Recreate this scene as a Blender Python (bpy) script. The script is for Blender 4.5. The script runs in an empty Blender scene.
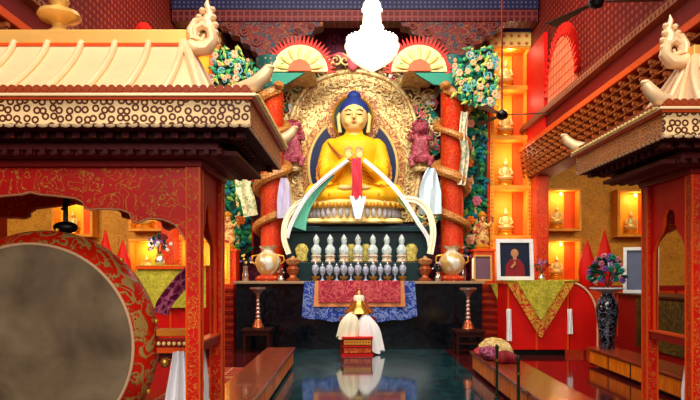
import bpy, math, random
from mathutils import Vector, Matrix
random.seed(7)
PI = math.pi
S = bpy.context.scene
COL = S.collection

# ------------------------------------------------------------------ camera, world, lights, exposure
F = 640.0
cam_d = bpy.data.cameras.new('camera'); cam = bpy.data.objects.new('camera', cam_d); COL.objects.link(cam)
cam.location = (0, 0, 1.5); cam.rotation_euler = (PI/2, 0, 0)
cam_d.sensor_width = 36; cam_d.lens = 36*F/700
cam_d.shift_x = -5/700; cam_d.shift_y = 72/700
cam_d.clip_start = 0.05; cam_d.clip_end = 100
S.camera = cam
S.view_settings.view_transform = 'Standard'; S.view_settings.look = 'None'
S.view_settings.exposure = 0.32; S.view_settings.gamma = 1.0; S.view_settings.use_curve_mapping = False
S.cycles.use_denoising = True
S.cycles.max_bounces = 6; S.cycles.sample_clamp_indirect = 4

w = bpy.data.worlds.new('world'); S.world = w; w.use_nodes = True
w.node_tree.nodes['Background'].inputs[0].default_value = (1.0, 0.86, 0.80, 1)
w.node_tree.nodes['Background'].inputs[1].default_value = 0.10

def area(name, loc, target, sx, sy, e, col=(1, 1, 1)):
    d = bpy.data.lights.new(name, 'AREA'); d.shape = 'RECTANGLE'; d.size = sx; d.size_y = sy; d.energy = e; d.color = col
    o = bpy.data.objects.new(name, d); COL.objects.link(o); o.location = loc
    o.rotation_euler = (Vector(target)-Vector(loc)).to_track_quat('-Z', 'Y').to_euler(); return o
def point(name, loc, e, col=(1, .8, .5), r=.05):
    d = bpy.data.lights.new(name, 'POINT'); d.energy = e; d.color = col; d.shadow_soft_size = r
    o = bpy.data.objects.new(name, d); COL.objects.link(o); o.location = loc; return o
area('entrance_daylight', (0, -2.6, 4.2), (0, 9, 1.6), 7, 3.0, 300, (1, .93, .86))
area('overhead_fill', (0, 1.2, 7.1), (0, 3.2, 0), 7, 2.5, 420, (1, .93, .84))  # unseen panel added overhead to light the pavilion roofs from above and front
area('overhead_fill', (0, 8.2, 7.1), (0, 9.6, 0), 5, 4, 100, (1, .92, .86))  # second added panel, unseen under the ceiling, fills the nave from above
area('altar_light', (0, 9.6, 6.9), (0, 14, 3.2), 5, 1.2, 360, (1, .94, .80))
area('aisle_light', (6.2, 9.5, 3.9), (5.2, 14, 1.8), 2, 1, 90, (1, .84, .5))
area('aisle_light', (-6.2, 9.5, 3.9), (-5.2, 14, 1.8), 2, 1, 170, (1, .88, .55))

# ------------------------------------------------------------------ helpers
def X(px, Y): return (px-355)*Y/F
def Z(py, Y): return 1.5-(py-272)*Y/F

class MB:
    def __init__(s): s.v = []; s.f = []; s.mi = []; s.m = 0; s.M = Matrix()
    def add(s, vs, fs):
        n = len(s.v); s.v += [s.M @ Vector(v) for v in vs]
        s.f += [[n+i for i in f] for f in fs]; s.mi += [s.m]*len(fs); return s
    def box(s, x0, x1, y0, y1, z0, z1):
        return s.add([(x0,y0,z0),(x1,y0,z0),(x1,y1,z0),(x0,y1,z0),(x0,y0,z1),(x1,y0,z1),(x1,y1,z1),(x0,y1,z1)],
                     [(0,3,2,1),(4,5,6,7),(0,1,5,4),(1,2,6,5),(2,3,7,6),(3,0,4,7)])
    def bc(s, c, d): return s.box(c[0]-d[0]/2, c[0]+d[0]/2, c[1]-d[1]/2, c[1]+d[1]/2, c[2]-d[2]/2, c[2]+d[2]/2)
    def lathe(s, prof, c=(0,0,0), n=20, ax='z', sx=1, sy=1):
        vs = []; fs = []
        for r, h in prof:
            for k in range(n):
                a = 2*PI*k/n; p = (r*math.cos(a)*sx, r*math.sin(a)*sy, h)
                if ax == 'y': p = (p[0], h, p[1])
                if ax == 'x': p = (h, p[0], p[1])
                vs.append((p[0]+c[0], p[1]+c[1], p[2]+c[2]))
        m = len(prof)
        for i in range(m-1):
            for k in range(n):
                fs.append((i*n+k, i*n+(k+1)%n, (i+1)*n+(k+1)%n, (i+1)*n+k))
        fs.append(tuple(range(n-1,-1,-1))); fs.append(tuple((m-1)*n+k for k in range(n)))
        return s.add(vs, fs)
    def ball(s, c, r, n=12):
        if not hasattr(r, '__len__'): r = (r,r,r)
        m = max(5, n//2+1); prof = [(max(1e-3, math.sin(PI*i/(m-1))), -math.cos(PI*i/(m-1))) for i in range(m)]
        vs = []; fs = []
        for pr, h in prof:
            for k in range(n):
                a = 2*PI*k/n; vs.append((c[0]+pr*math.cos(a)*r[0], c[1]+pr*math.sin(a)*r[1], c[2]+h*r[2]))
        for i in range(m-1):
            for k in range(n): fs.append((i*n+k, i*n+(k+1)%n, (i+1)*n+(k+1)%n, (i+1)*n+k))
        fs.append(tuple(range(n-1,-1,-1))); fs.append(tuple((m-1)*n+k for k in range(n)))
        return s.add(vs, fs)
    def tube(s, pts, r, n=8, closed=False, flat=1.0, up=(0,1,0)):
        P = [Vector(p) for p in pts]; N = len(P)
        if not hasattr(r, '__len__'): r = [r]*N
        vs = []; fs = []; u0 = Vector(up)
        for i, p in enumerate(P):
            t = (P[(i+1) % N]-P[i-1]) if closed else (P[min(i+1, N-1)]-P[max(i-1, 0)])
            if t.length < 1e-9: t = Vector((0,0,1))
            t.normalize(); u = u0 - t*u0.dot(t)
            if u.length < 1e-4: u = t.orthogonal()
            u.normalize(); b = t.cross(u); u0 = u
            for k in range(n):
                a = 2*PI*k/n; vs.append(p+b*(math.cos(a)*r[i])+u*(math.sin(a)*r[i]*flat))
        for i in range(N if closed else N-1):
            j = (i+1) % N
            for k in range(n): fs.append((i*n+k, i*n+(k+1)%n, j*n+(k+1)%n, j*n+k))
        if not closed: fs.append(tuple(range(n-1,-1,-1))); fs.append(tuple((N-1)*n+k for k in range(n)))
        return s.add(vs, fs)
    def prism(s, poly, a, b, plane='xz'):
        f = {'xz': lambda u, v, t: (u, t, v), 'yz': lambda u, v, t: (t, u, v), 'xy': lambda u, v, t: (u, v, t)}[plane]
        n = len(poly); vs = [f(u, v, a) for u, v in poly]+[f(u, v, b) for u, v in poly]
        return s.add(vs, [tuple(range(n)), tuple(range(2*n-1, n-1, -1))]+[(i, n+i, n+(i+1)%n, (i+1)%n) for i in range(n)])
    def sheet(s, fn, nu, nv, t=0.012, d=(0,1,0)):
        d = Vector(d)*t; A = [[Vector(fn(i/nu, j/nv)) for j in range(nv+1)] for i in range(nu+1)]
        w_ = nv+1; m = (nu+1)*w_; vs = [A[i][j] for i in range(nu+1) for j in range(w_)]; vs = vs+[v+d for v in vs]; fs = []
        for i in range(nu):
            for j in range(nv):
                a = i*w_+j; fs.append((a, a+1, a+w_+1, a+w_)); fs.append((m+a, m+a+w_, m+a+w_+1, m+a+1))
        for i in range(nu):
            a = i*w_; fs.append((a, a+w_, m+a+w_, m+a)); a = i*w_+nv; fs.append((a, m+a, m+a+w_, a+w_))
        for j in range(nv):
            a = j; fs.append((a, m+a, m+a+1, a+1)); a = nu*w_+j; fs.append((a, a+1, m+a+1, m+a))
        return s.add(vs, fs)
    def build(s, name, mats, parent=None, smooth=False, bevel=0, loc=None, rot=None):
        me = bpy.data.meshes.new(name); me.from_pydata([tuple(v) for v in s.v], [], s.f)
        if not isinstance(mats, (list, tuple)): mats = [mats]
        for m in mats: me.materials.append(m)
        for p, mi in zip(me.polygons, s.mi): p.material_index = mi; p.use_smooth = smooth
        import bmesh as bm_
        b = bm_.new(); b.from_mesh(me); bm_.ops.recalc_face_normals(b, faces=b.faces); b.to_mesh(me); b.free()
        if smooth:
            try: me.set_sharp_from_angle(angle=math.radians(42))
            except Exception: pass
        me.update()
        o = bpy.data.objects.new(name, me); COL.objects.link(o)
        if parent: o.parent = parent
        if loc: o.location = loc
        if rot: o.rotation_euler = rot
        if bevel:
            m = o.modifiers.new('bevel', 'BEVEL'); m.width = bevel; m.segments = 2; m.limit_method = 'ANGLE'
        return o

def tag(o, label, cat, group=None, kind=None):
    if label: o['label'] = label
    if cat: o['category'] = cat
    if group: o['group'] = group
    if kind: o['kind'] = kind
    return o
def struct(o): o['kind'] = 'structure'; return o
def thing(name, label, cat, loc=(0,0,0), rz=0, group=None):
    o = bpy.data.objects.new(name, None); COL.objects.link(o); o.location = loc; o.rotation_euler = (0,0,rz)
    o.empty_display_size = .1
    return tag(o, label, cat, group)
def dup(root, loc=None, rz=None, label=None, group=None, scale=None):
    def rec(o, par):
        c = o.copy(); COL.objects.link(c)
        if par: c.parent = par
        for ch in list(o.children): rec(ch, c)
        return c
    r = rec(root, None)
    if loc is not None: r.location = loc
    if rz is not None: r.rotation_euler = (0,0,rz)
    if label: r['label'] = label
    if group: r['group'] = group
    if scale: r.scale = scale
    return r

# ------------------------------------------------------------------ materials
def rgb(h):
    h = h.lstrip('#'); c = [int(h[i:i+2], 16)/255 for i in (0,2,4)]
    return tuple((x/12.92 if x <= .04045 else ((x+.055)/1.055)**2.4) for x in c)+(1,)
def M(name, col, rough=.5, metal=0, emit=0, ecol=None, coat=0, trans=0, alpha=1, var=0, vs=6):
    m = bpy.data.materials.new(name); m.use_nodes = True; nt = m.node_tree; b = nt.nodes['Principled BSDF']
    b.inputs['Specular IOR Level'].default_value = .5 if (metal or coat or rough < .25) else .22
    c = rgb(col); b.inputs['Base Color'].default_value = c
    b.inputs['Roughness'].default_value = rough; b.inputs['Metallic'].default_value = metal
    b.inputs['Coat Weight'].default_value = coat
    b.inputs['Transmission Weight'].default_value = trans
    if emit:
        b.inputs['Emission Color'].default_value = rgb(ecol or col); b.inputs['Emission Strength'].default_value = emit
    tc = nt.nodes.new('ShaderNodeTexCoord'); nz = nt.nodes.new('ShaderNodeTexNoise')
    nz.inputs['Scale'].default_value = vs; nz.inputs['Detail'].default_value = 4
    nt.links.new(tc.outputs['Object'], nz.inputs['Vector'])
    mx = nt.nodes.new('ShaderNodeMixRGB'); mx.blend_type = 'MULTIPLY'; mx.inputs[0].default_value = var or .12
    mx.inputs[1].default_value = c
    rp = nt.nodes.new('ShaderNodeValToRGB'); rp.color_ramp.elements[0].position = .35; rp.color_ramp.elements[0].color = (.2,.2,.2,1); rp.color_ramp.elements[1].position = .65
    nt.links.new(nz.outputs['Fac'], rp.inputs[0]); nt.links.new(rp.outputs[0], mx.inputs[2]); nt.links.new(mx.outputs[0], b.inputs['Base Color'])
    return m
def P(name, base, over, kind, scale, lo, hi, plane=None, rough=.5, metal=0, stretch=(1,1,1), bump=.3, coat=0, base2=None, rand=0, dist=1.5, cols=None):
    """base colour with a second colour laid over it as scrolls, dots, rings, bars, cells or noise"""
    m = bpy.data.materials.new(name); m.use_nodes = True; nt = m.node_tree; L = nt.links.new; N = nt.nodes.new
    b = nt.nodes['Principled BSDF']; b.inputs['Roughness'].default_value = rough; b.inputs['Metallic'].default_value = metal
    b.inputs['Coat Weight'].default_value = coat
    b.inputs['Specular IOR Level'].default_value = .5 if (metal or coat or rough < .25) else .22
    tc = N('ShaderNodeTexCoord'); vec = tc.outputs['Object']
    if plane:
        sp = N('ShaderNodeSeparateXYZ'); cb = N('ShaderNodeCombineXYZ'); L(vec, sp.inputs[0])
        L(sp.outputs['XYZ'.index(plane[0])], cb.inputs[0]); L(sp.outputs['XYZ'.index(plane[1])], cb.inputs[1]); vec = cb.outputs[0]
    mp = N('ShaderNodeMapping'); mp.inputs['Scale'].default_value = stretch; L(vec, mp.inputs[0]); vec = mp.outputs[0]
    def math_(op, a, v=None):
        n = N('ShaderNodeMath'); n.operation = op; L(a, n.inputs[0])
        if v is not None: n.inputs[1].default_value = v
        return n.outputs[0]
    inv = False
    if kind in ('scroll', 'noise'):
        t = N('ShaderNodeTexNoise'); t.inputs['Scale'].default_value = scale; t.inputs['Detail'].default_value = 2 if kind == 'scroll' else 5
        t.inputs['Distortion'].default_value = dist; L(vec, t.inputs['Vector']); val = t.outputs['Fac']
        if kind == 'scroll': val = math_('ABSOLUTE', math_('SUBTRACT', val, .5)); inv = True
    else:
        t = N('ShaderNodeTexVoronoi'); t.inputs['Scale'].default_value = scale; t.inputs['Randomness'].default_value = rand
        if plane: t.voronoi_dimensions = '2D'
        if kind == 'cells': t.feature = 'DISTANCE_TO_EDGE'; inv = True
        L(vec, t.inputs['Vector']); val = t.outputs['Distance']
        if kind == 'dots': inv = True
        if kind == 'rings': val = math_('ABSOLUTE', math_('SUBTRACT', val, .33)); inv = True
    mr = N('ShaderNodeMapRange'); mr.inputs[1].default_value = lo; mr.inputs[2].default_value = hi
    mr.inputs[3].default_value = 1.0 if inv else 0.0; mr.inputs[4].default_value = 0.0 if inv else 1.0
    L(val, mr.inputs[0])
    mx = N('ShaderNodeMixRGB'); mx.inputs[1].default_value = rgb(base); mx.inputs[2].default_value = rgb(over); L(mr.outputs[0], mx.inputs[0])
    if cols:
        v2 = N('ShaderNodeTexVoronoi'); v2.inputs['Scale'].default_value = scale*1.3; L(vec, v2.inputs['Vector'])
        s2 = N('ShaderNodeSeparateColor'); L(v2.outputs['Color'], s2.inputs[0])
        rp = N('ShaderNodeValToRGB'); cr = rp.color_ramp; cr.interpolation = 'CONSTANT'
        while len(cr.elements) < len(cols): cr.elements.new(.5)
        for i, c in enumerate(cols): cr.elements[i].position = i/len(cols); cr.elements[i].color = rgb(c)
        L(s2.outputs[0], rp.inputs[0]); L(rp.outputs[0], mx.inputs[1])
    n2 = N('ShaderNodeTexNoise'); n2.inputs['Scale'].default_value = 3.0; L(tc.outputs['Object'], n2.inputs['Vector'])
    r2 = N('ShaderNodeMapRange'); r2.inputs[1].default_value = .3; r2.inputs[2].default_value = .7; r2.inputs[3].default_value = .8; r2.inputs[4].default_value = 1.05; L(n2.outputs['Fac'], r2.inputs[0])
    ml = N('ShaderNodeMixRGB'); ml.blend_type = 'MULTIPLY'; ml.inputs[0].default_value = 1; L(mx.outputs[0], ml.inputs[1]); L(r2.outputs[0], ml.inputs[2])
    L(ml.outputs[0], b.inputs['Base Color'])
    if bump:
        bp = N('ShaderNodeBump'); bp.inputs['Strength'].default_value = bump; bp.inputs['Distance'].default_value = .02; L(mr.outputs[0], bp.inputs['Height']); L(bp.outputs[0], b.inputs['Normal'])
    return m

red = M('red_lacquer', '#d40a02', .55)
redd = M('deep_red_paint', '#860804', .5)
maroon = M('maroon_paint', '#5c0c0e', .5)
orange = M('orange_trim', '#dc4c0c', .4)
redgold = P('red_gold_scroll', '#c80e04', '#c88a2c', 'scroll', 11, .008, .022, rough=.4)
redgold_f = P('red_gold_fine_scroll', '#c61004', '#c87420', 'scroll', 20, .012, .035, rough=.4)
cream_roof = M('gilt_cream_roof', '#f4cf9c', .33, metal=.15, var=.08)
gold_roof = M('gilt_ridge', '#e8b45c', .3, metal=.35)
gold = M('polished_gold', '#e2a02c', .28, metal=.55)
goldp = M('pale_gold', '#ecd080', .4, metal=.2)
brass = M('brass', '#b98a3c', .25, metal=.85)
copper = M('copper', '#b5603a', .3, metal=.7)
silver = M('silver', '#d8d0cc', .22, metal=.9)
fascia = P('pierced_gilt_fascia', '#f0cc90', '#5c1808', 'rings', 20, .07, .13, 'XZ', rough=.4, rand=.45, bump=.8)
fascia_s = P('pierced_gilt_fascia_side', '#cc8448', '#5c1808', 'rings', 20, .03, .07, 'YZ', rough=.4, rand=.35, bump=.6)
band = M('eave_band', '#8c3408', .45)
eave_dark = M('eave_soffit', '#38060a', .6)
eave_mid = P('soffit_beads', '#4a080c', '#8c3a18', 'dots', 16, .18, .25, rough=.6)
drumskin = P('drum_skin', '#7e6a50', '#4a3a28', 'noise', 2.6, .36, .72, rough=.75, bump=.1, dist=.4)
drumskin2 = P('drum_skin_stain', '#85725a', '#5a3a24', 'noise', 12, .3, .7, rough=.75)
drumshell = P('drum_shell', '#cc1c06', '#a88848', 'scroll', 6, .02, .06, rough=.4)
granite = P('black_granite', '#050608', '#141c26', 'noise', 9, .4, .8, rough=.12, bump=0)
stone = M('altar_edge', '#a08468', .3)
wood = P('bench_wood', '#9a4020', '#7a2c14', 'noise', 3, .35, .7, rough=.22, stretch=(6,.6,6), bump=.05, coat=.3)
woodf = P('bench_panel', '#ec8210', '#c85e08', 'noise', 3, .35, .7, rough=.35, stretch=(4,4,1), bump=.05)
woodd = M('dark_wood', '#300c06', .35)
tabledark = M('stand_wood', '#2c1410', .4)
white = M('white_silk', '#f4f2f4', .55, var=.05)
creams = M('cream_silk', '#f0e8cc', .55, var=.08)
greens = M('pale_green_silk', '#5fb39a', .55)
blue = P('blue_brocade', '#1f3a94', '#7a8cc8', 'scroll', 7, .03, .08, rough=.6)
crimson = P('crimson_brocade', '#a8203c', '#cc5a5c', 'scroll', 8, .03, .08, rough=.6)
peach = P('peach_border', '#e08c58', '#c04830', 'dots', 14, .2, .35, rough=.6)
yellowc = P('yellow_brocade', '#c8b83c', '#a09a28', 'scroll', 10, .03, .07, rough=.6)
redyel = P('red_yellow_brocade', '#c0301c', '#d0a030', 'scroll', 10, .05, .1, rough=.6)
olive = P('olive_brocade', '#5e4812', '#3a2c0c', 'scroll', 8, .05, .1, rough=.6)
purplec = P('purple_brocade', '#6e1440', '#b05a78', 'cells', 14, .05, .15, rough=.6, rand=1)
robe = M('golden_yellow_robe', '#f4b818', .5, metal=.0, var=.06)
skin_g = M('pale_gold_face', '#e0bc74', .45, metal=.0, var=.04)
hairb = M('blue_hair', '#22357e', .6)
navy = M('nimbus_blue', '#0e1c48', .5)
dgreen = M('nimbus_green', '#04301e', .5)
halo = P('halo_carving', '#ecc878', '#a8681c', 'scroll', 8, .015, .045, rough=.4, metal=.1, bump=.8)
halo2 = P('halo_carving_inner', '#d89c48', '#984414', 'scroll', 11, .03, .07, rough=.4, metal=.1, bump=.8)
ggold = P('gilt_carving', '#f0d898', '#b8762c', 'noise', 9, .45, .65, rough=.4, metal=.15)
coral = M('coral_paint', '#d8606c', .5); rose = P('rose_carving', '#982c44', '#d07c84', 'noise', 16, .45, .65, rough=.5)
teal = M('teal_paint', '#16806a', .5); leafg = M('leaf_green', '#2c8a4c', .5); leafd = M('dark_leaf', '#0a3a2c', .5)
flame = M('flame_red', '#dc2418', .5)
tealdk = M('dark_teal_shelf', '#0c2c30', .4)
petalw = M('silver_petal', '#b4b0b8', .4)
crystal = P('white_porcelain', '#d4e2e4', '#8ca4a0', 'noise', 16, .5, .62, rough=.2)
tan = P('dragon_tan', '#cc8c44', '#9a5a24', 'cells', 16, .05, .15, rough=.4, metal=.1, rand=.6)
brocw = P('gold_brocade_wall', '#dc9c34', '#b0501c', 'scroll', 16, .012, .035, rough=.5)
lit = M('niche_gold', '#ffb428', .5); litr = M('niche_orange', '#f0560e', .5)
casegold = P('case_frame_gilt', '#f0a030', '#d0481c', 'dots', 12, .15, .3, rough=.45)
wallred = P('wall_red_dotted', '#5e0408', '#8c3c18', 'dots', 9, .18, .3, 'YZ', rough=.6, stretch=(.8,1,1))
backred = P('back_wall_painted', '#5c0c38', '#7c3040', 'scroll', 4, .02, .05, rough=.5)
stripp = P('patterned_strip', '#9c5c3c', '#5c1c14', 'dots', 9, .2, .35, 'YZ', rough=.5)
bluestrip = P('blue_grey_strip', '#16183c', '#4c4058', 'dots', 11, .2, .3, 'XZ', rough=.5)
purp = P('painted_bracket', '#5c1430', '#744020', 'scroll', 8, .02, .05, rough=.5, cols=['#420818','#5c0814','#182c3c','#4c0820','#640c10'])
ceilm = P('ceiling_painted', '#242458', '#6a1434', 'cells', 1.2, .08, .1, 'XY', rough=.6)
purpb = M('purple_blue_beam', '#342c64', .6)
lattp = P('arch_lattice', '#dc7850', '#b83418', 'cells', 6, .06, .1, 'YZ', rough=.5)
bracket = M('bracket_gilt', '#a0501c', .5)
black = M('black_metal', '#080808', .4)
porc = P('dark_porcelain', '#080a14', '#707c98', 'scroll', 7, .008, .022, rough=.15, coat=.5)
dgm = M('dark_green_metal', '#1c2a18', .4)
lavender = M('flower_purple', '#7c4a9c', .6); pinkf = M('flower_pink', '#c87088', .6); whitef = M('flower_white', '#e4e0dc', .6); yelf = M('flower_yellow', '#dcb83c', .6)
orangef = M('flower_orange', '#e07028', .6); peachf = M('flower_peach', '#e8b088', .6)
framew = M('frame_white', '#e0e0e4', .3); photo_b = M('photo_blue', '#1c2438', .3); photo_w = M('photo_pale', '#b8bcc8', .3)
skinp = M('portrait_skin', '#b07850', .6); robem = M('portrait_maroon', '#7c1420', .6)
glowm = M('chandelier_glow', '#fff2d8', .2, emit=1.25, ecol='#ffeec0')
bulb = M('lamp_bulb', '#ffe0a0', .2, emit=14, ecol='#ffc860')
carpet = P('seat_carpet', '#8c2418', '#c88a5c', 'cells', 5, .03, .06, rough=.9)

# floor: dark blue-green polished marble tiles with brown side strips
fm = bpy.data.materials.new('polished_floor'); fm.use_nodes = True; nt = fm.node_tree; N = nt.nodes.new; L = nt.links.new
b = nt.nodes['Principled BSDF']; b.inputs['Roughness'].default_value = .10; b.inputs['Specular IOR Level'].default_value = .9; b.inputs['Coat Weight'].default_value = .6; b.inputs['Coat Roughness'].default_value = .05
tc = N('ShaderNodeTexCoord'); nz = N('ShaderNodeTexNoise'); nz.inputs['Scale'].default_value = 2.2; nz.inputs['Detail'].default_value = 8; nz.inputs['Distortion'].default_value = 1.2
L(tc.outputs['Object'], nz.inputs['Vector']); rp = N('ShaderNodeValToRGB'); L(nz.outputs['Fac'], rp.inputs[0])
rp.color_ramp.elements[0].position = .35; rp.color_ramp.elements[0].color = rgb('#08262c'); rp.color_ramp.elements[1].position = .7; rp.color_ramp.elements[1].color = rgb('#1c5058')
bk = N('ShaderNodeTexBrick'); bk.offset = 0; bk.inputs['Scale'].default_value = 1; bk.inputs['Brick Width'].default_value = .8; bk.inputs['Row Height'].default_value = .8; bk.inputs['Mortar Size'].default_value = .006
bk.inputs['Mortar'].default_value = rgb('#05141a'); L(tc.outputs['Object'], bk.inputs['Vector']); L(rp.outputs[0], bk.inputs['Color1']); L(rp.outputs[0], bk.inputs['Color2'])
L(bk.outputs['Color'], b.inputs['Base Color'])
floor_side = P('polished_wood_floor', '#64181a', '#481010', 'noise', 3, .3, .7, rough=.12, stretch=(5,.5,1), bump=0, coat=.6)

# ------------------------------------------------------------------ the room
struct(MB().box(-1.62, 1.72, -3, 14.8, -.1, 0).build('floor', fm))
struct(MB().box(1.72, 8, -3, 14.8, -.1, 0).build('floor', floor_side))
struct(MB().box(-8, -1.62, -3, 14.8, -.1, 0).build('floor', floor_side))
struct(MB().box(-4.2, 4.2, -3, 14.8, 7.5, 7.6).build('ceiling', ceilm))
struct(MB().box(-8, 8, 14.8, 14.9, 0, 7.6).build('wall_back', backred))
for sx_, nm in ((1, 'right'), (-1, 'left')):
    g = MB()
    x0, x1 = (3.85, 4.1)
    a, b_ = sorted((sx_*x0, sx_*x1)); g.box(a, b_, -3, 14.8, 4.24, 7.5)
    struct(g.build('wall_'+nm, wallred))
    a, b_ = sorted((sx_*8, sx_*8.1)); struct(MB().box(a, b_, -3, 14.8, 0, 4.3).build('wall_'+nm, redd))
    a, b_ = sorted((sx_*4.1, sx_*8.1)); struct(MB().box(a, b_, -3, 14.8, 4.3, 4.4).build('ceiling', maroon))
    def rail(name, xa, xb, z0, z1, mat, y1=14.75):
        a, b_ = sorted((sx_*xa, sx_*xb)); return struct(MB().box(a, b_, -3, y1, z0, z1).build(name, mat, bevel=.01))
    rail('trim_1', 3.70, 3.85, 4.62, 4.72, stripp)
    rail('trim_2', 3.82, 3.86, 4.26, 4.62, M('gallery_red', '#700606', .5))
    rail('trim_3', 3.66, 3.86, 4.16, 4.26, orange)
    rail('trim_4', 3.83, 4.25, 3.55, 4.16, M('bracket_backing_red', '#6c0c06', .6))  # plain dark red backing behind the bracket blocks
    rail('trim_5', 3.76, 3.85, 4.74, 4.79, maroon)
    # tiers of carved bracket blocks beneath the rail
    g = MB()
    for r in range(5):
        zc = 4.09-r*.12; xo = 3.70+r*.018
        y = 5.5
        while y < 14.6:
            a, b_ = sorted((sx_*xo, sx_*(3.86)))
            g.box(a, b_, y, y+.13, zc-.02, zc+.02)
            a, b_ = sorted((sx_*(xo-.04), sx_*(xo+.04)))
            g.box(a, b_, y+.04, y+.09, zc+.0, zc+.045); y += .30
        a, b_ = sorted((sx_*(xo+.01), sx_*3.88)); g.box(a, b_, 5.5, 14.7, zc-.034, zc-.018)
    o = struct(g.build('trim_6', bracket))
    # arched panel on the upper wall with flame edge
    g = MB(); cy_, z0, w2 = 11.85, 4.82, .78
    pts = [(cy_-w2, z0)]+[(cy_-w2*math.cos(PI*k/16), 5.0+.85*math.sin(PI*k/16)) for k in range(17)]+[(cy_+w2, z0)]
    a, b_ = sorted((sx_*3.80, sx_*3.86)); g.prism(pts, a, b_, 'yz'); ar = struct(g.build('trim_7', lattp))
    g = MB()
    for k in range(25):
        t = PI*k/24; c_, s_ = math.cos(t), math.sin(t); p0 = (cy_-w2*c_, 5.0+.85*s_); p1 = (cy_-(w2+.2)*c_, 5.0+1.06*s_)
        dx, dz = -s_*.06, -c_*.06
        a, b_ = sorted((sx_*3.78, sx_*3.86))
        g.prism([(p0[0]-dx, p0[1]+dz), (p0[0]+dx, p0[1]-dz), p1], a, b_, 'yz')
    struct(g.build('trim_8', flame))
    # smooth red pier at the back end
    a, b_ = sorted((sx_*3.78, sx_*4.2)); struct(MB().box(a, b_, 12.8, 14.1, 4.3, 6.3).build('trim_9', red))
    a, b_ = sorted((sx_*3.86, sx_*4.12)); struct(MB().box(a, b_, 13.6, 14.3, 0, 4.2).build('trim_10', redgold_f, bevel=.02))
# cross beam before the altar bay
g = MB(); g.box(-3.8, 3.8, 13.3, 13.7, 6.72, 6.95); g.box(-3.8, 3.8, 13.22, 13.7, 7.17, 7.3)
struct(g.build('trim_11', P('beam_red', '#4c0614', '#6c2c24', 'cells', 8, .1, .2, 'XZ', rough=.5)))
struct(MB().box(-3.8, 3.8, 13.26, 13.7, 6.95, 7.17).build('trim_12', bluestrip))
struct(MB().box(-3.8, 3.8, 13.35, 13.7, 7.3, 7.5).build('trim_12', purpb))
for x in (-.72, .92): struct(MB().box(x-.06, x+.06, 2, 13.3, 7.3, 7.5).build('trim_13', redd))
# ------------------------------------------------------------------ side bays of the back wall
def niche(cx, zb, w_, h, Y, label, power, grp='lit niches along the back wall', stat=True, slab=''):
    t = thing('niche', label, 'niche', (cx, Y, zb), 0, None)
    g = MB(); d = .35; f = .06
    g.box(-w_/2-f, -w_/2, -d, 0, 0, h); g.box(w_/2, w_/2+f, -d, 0, 0, h); g.box(-w_/2-f, w_/2+f, -d, 0, -f, 0); g.box(-w_/2-f, w_/2+f, -d, 0, h, h+f)
    g.build('frame', casegold, t, bevel=.008)
    g = MB(); g.box(-w_/2, w_/2*.35, -.03, 0, 0, h); g.build('back_panel', lit, t)
    g = MB(); g.box(w_/2*.35, w_/2, -.06, 0, 0, h); g.build('side_curtain', litr, t)
    g = MB(); g.ball((0, -.2, h-.06), .035, 8); g.build('bulb', bulb, t, smooth=True)
    point('niche_lamp', (cx, Y-.26, zb+h-.12), power)
    return t
statue0 = thing('seated_statue', 'small gilt seated figure', 'statue', (0,0,0), 0, 'small gilt statues in the lit niches')
g = MB(); g.lathe([(.12,0),(.135,.03),(.10,.06),(.13,.09),(.10,.11)], n=16, sy=.7); g.build('lotus_base', gold, statue0, smooth=True)
g = MB(); g.ball((0,0,.15), (.14,.09,.05)); g.ball((0,.01,.24), (.075,.05,.11)); g.ball((0,0,.38), (.04,.04,.05)); g.ball((0,0,.44), (.02,.02,.03), 8)
g.tube([(-.075,0,.31),(-.11,-.02,.22),(-.05,-.07,.18)], [.025,.022,.018], 6); g.tube([(.075,0,.31),(.11,-.02,.22),(.05,-.07,.18)], [.025,.022,.018], 6)
g.build('figure', goldp, statue0, smooth=True)
first = [True]
def statue(x, y, z, label, s=1.0):
    if first[0]:
        first[0] = False; statue0.location = (x,y,z); statue0['label'] = label; statue0.scale = (s,s,s); return statue0
    return dup(statue0, (x,y,z), 0, label, None, (s,s,s))
side = {1: 'right', -1: 'left'}
for sx_ in (1, -1):
    sd = side[sx_]
    # backdrop of gold brocade
    a, b_ = sorted((sx_*4.12, sx_*8)); struct(MB().box(a, b_, 14.72, 14.8, 0, 4.3).build('wall_back', brocw))
    for (cx, zb, h, nm) in ((4.66, 2.48, .85, 'upper'), (4.66, 1.34, .85, 'lower'), (6.35, 2.35, .95, 'outer')):
        niche(sx_*cx, zb, .74 if cx < 5 else .8, h, 14.7, f'orange lit wall niche, the {nm} one in the {sd} side bay', 5)
        statue(sx_*cx-.08, 14.55, zb, f'small gilt seated figure inside the {nm} niche of the {sd} side bay', 1.15)
    # long low cupboard below the niches
    t = thing('cupboard', f'red cupboard with a gilt front under the {sd} side niches', 'cupboard', (sx_*5.9, 14.0, 0))
    MB().box(-1.7, 1.7, -.3, .3, 0, 1.2).build('body', redd, t, bevel=.01)
    g = MB()
    for k in range(5): g.box(-1.6+k*.65, -1.6+k*.65+.58, -.33, -.3, .12, 1.1)
    g.build('panel_front', redgold_f, t)
    # pointed red offering cakes
    for (x, h) in ((5.06, 1.0), (5.44, 1.22)):
        o = MB().lathe([(.13,0),(.16,.04),(.19,h*.3),(.17,h*.5),(.09,h*.75),(.01,h)], n=16, sy=.7).build('torma_cake', red, None, smooth=True, loc=(sx_*x, 13.95, 1.2))
        tag(o, f'{"taller" if h > 1.1 else "shorter"} pointed red offering cake on the {sd} side cupboard', 'offering', 'pointed red offering cakes')

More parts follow.
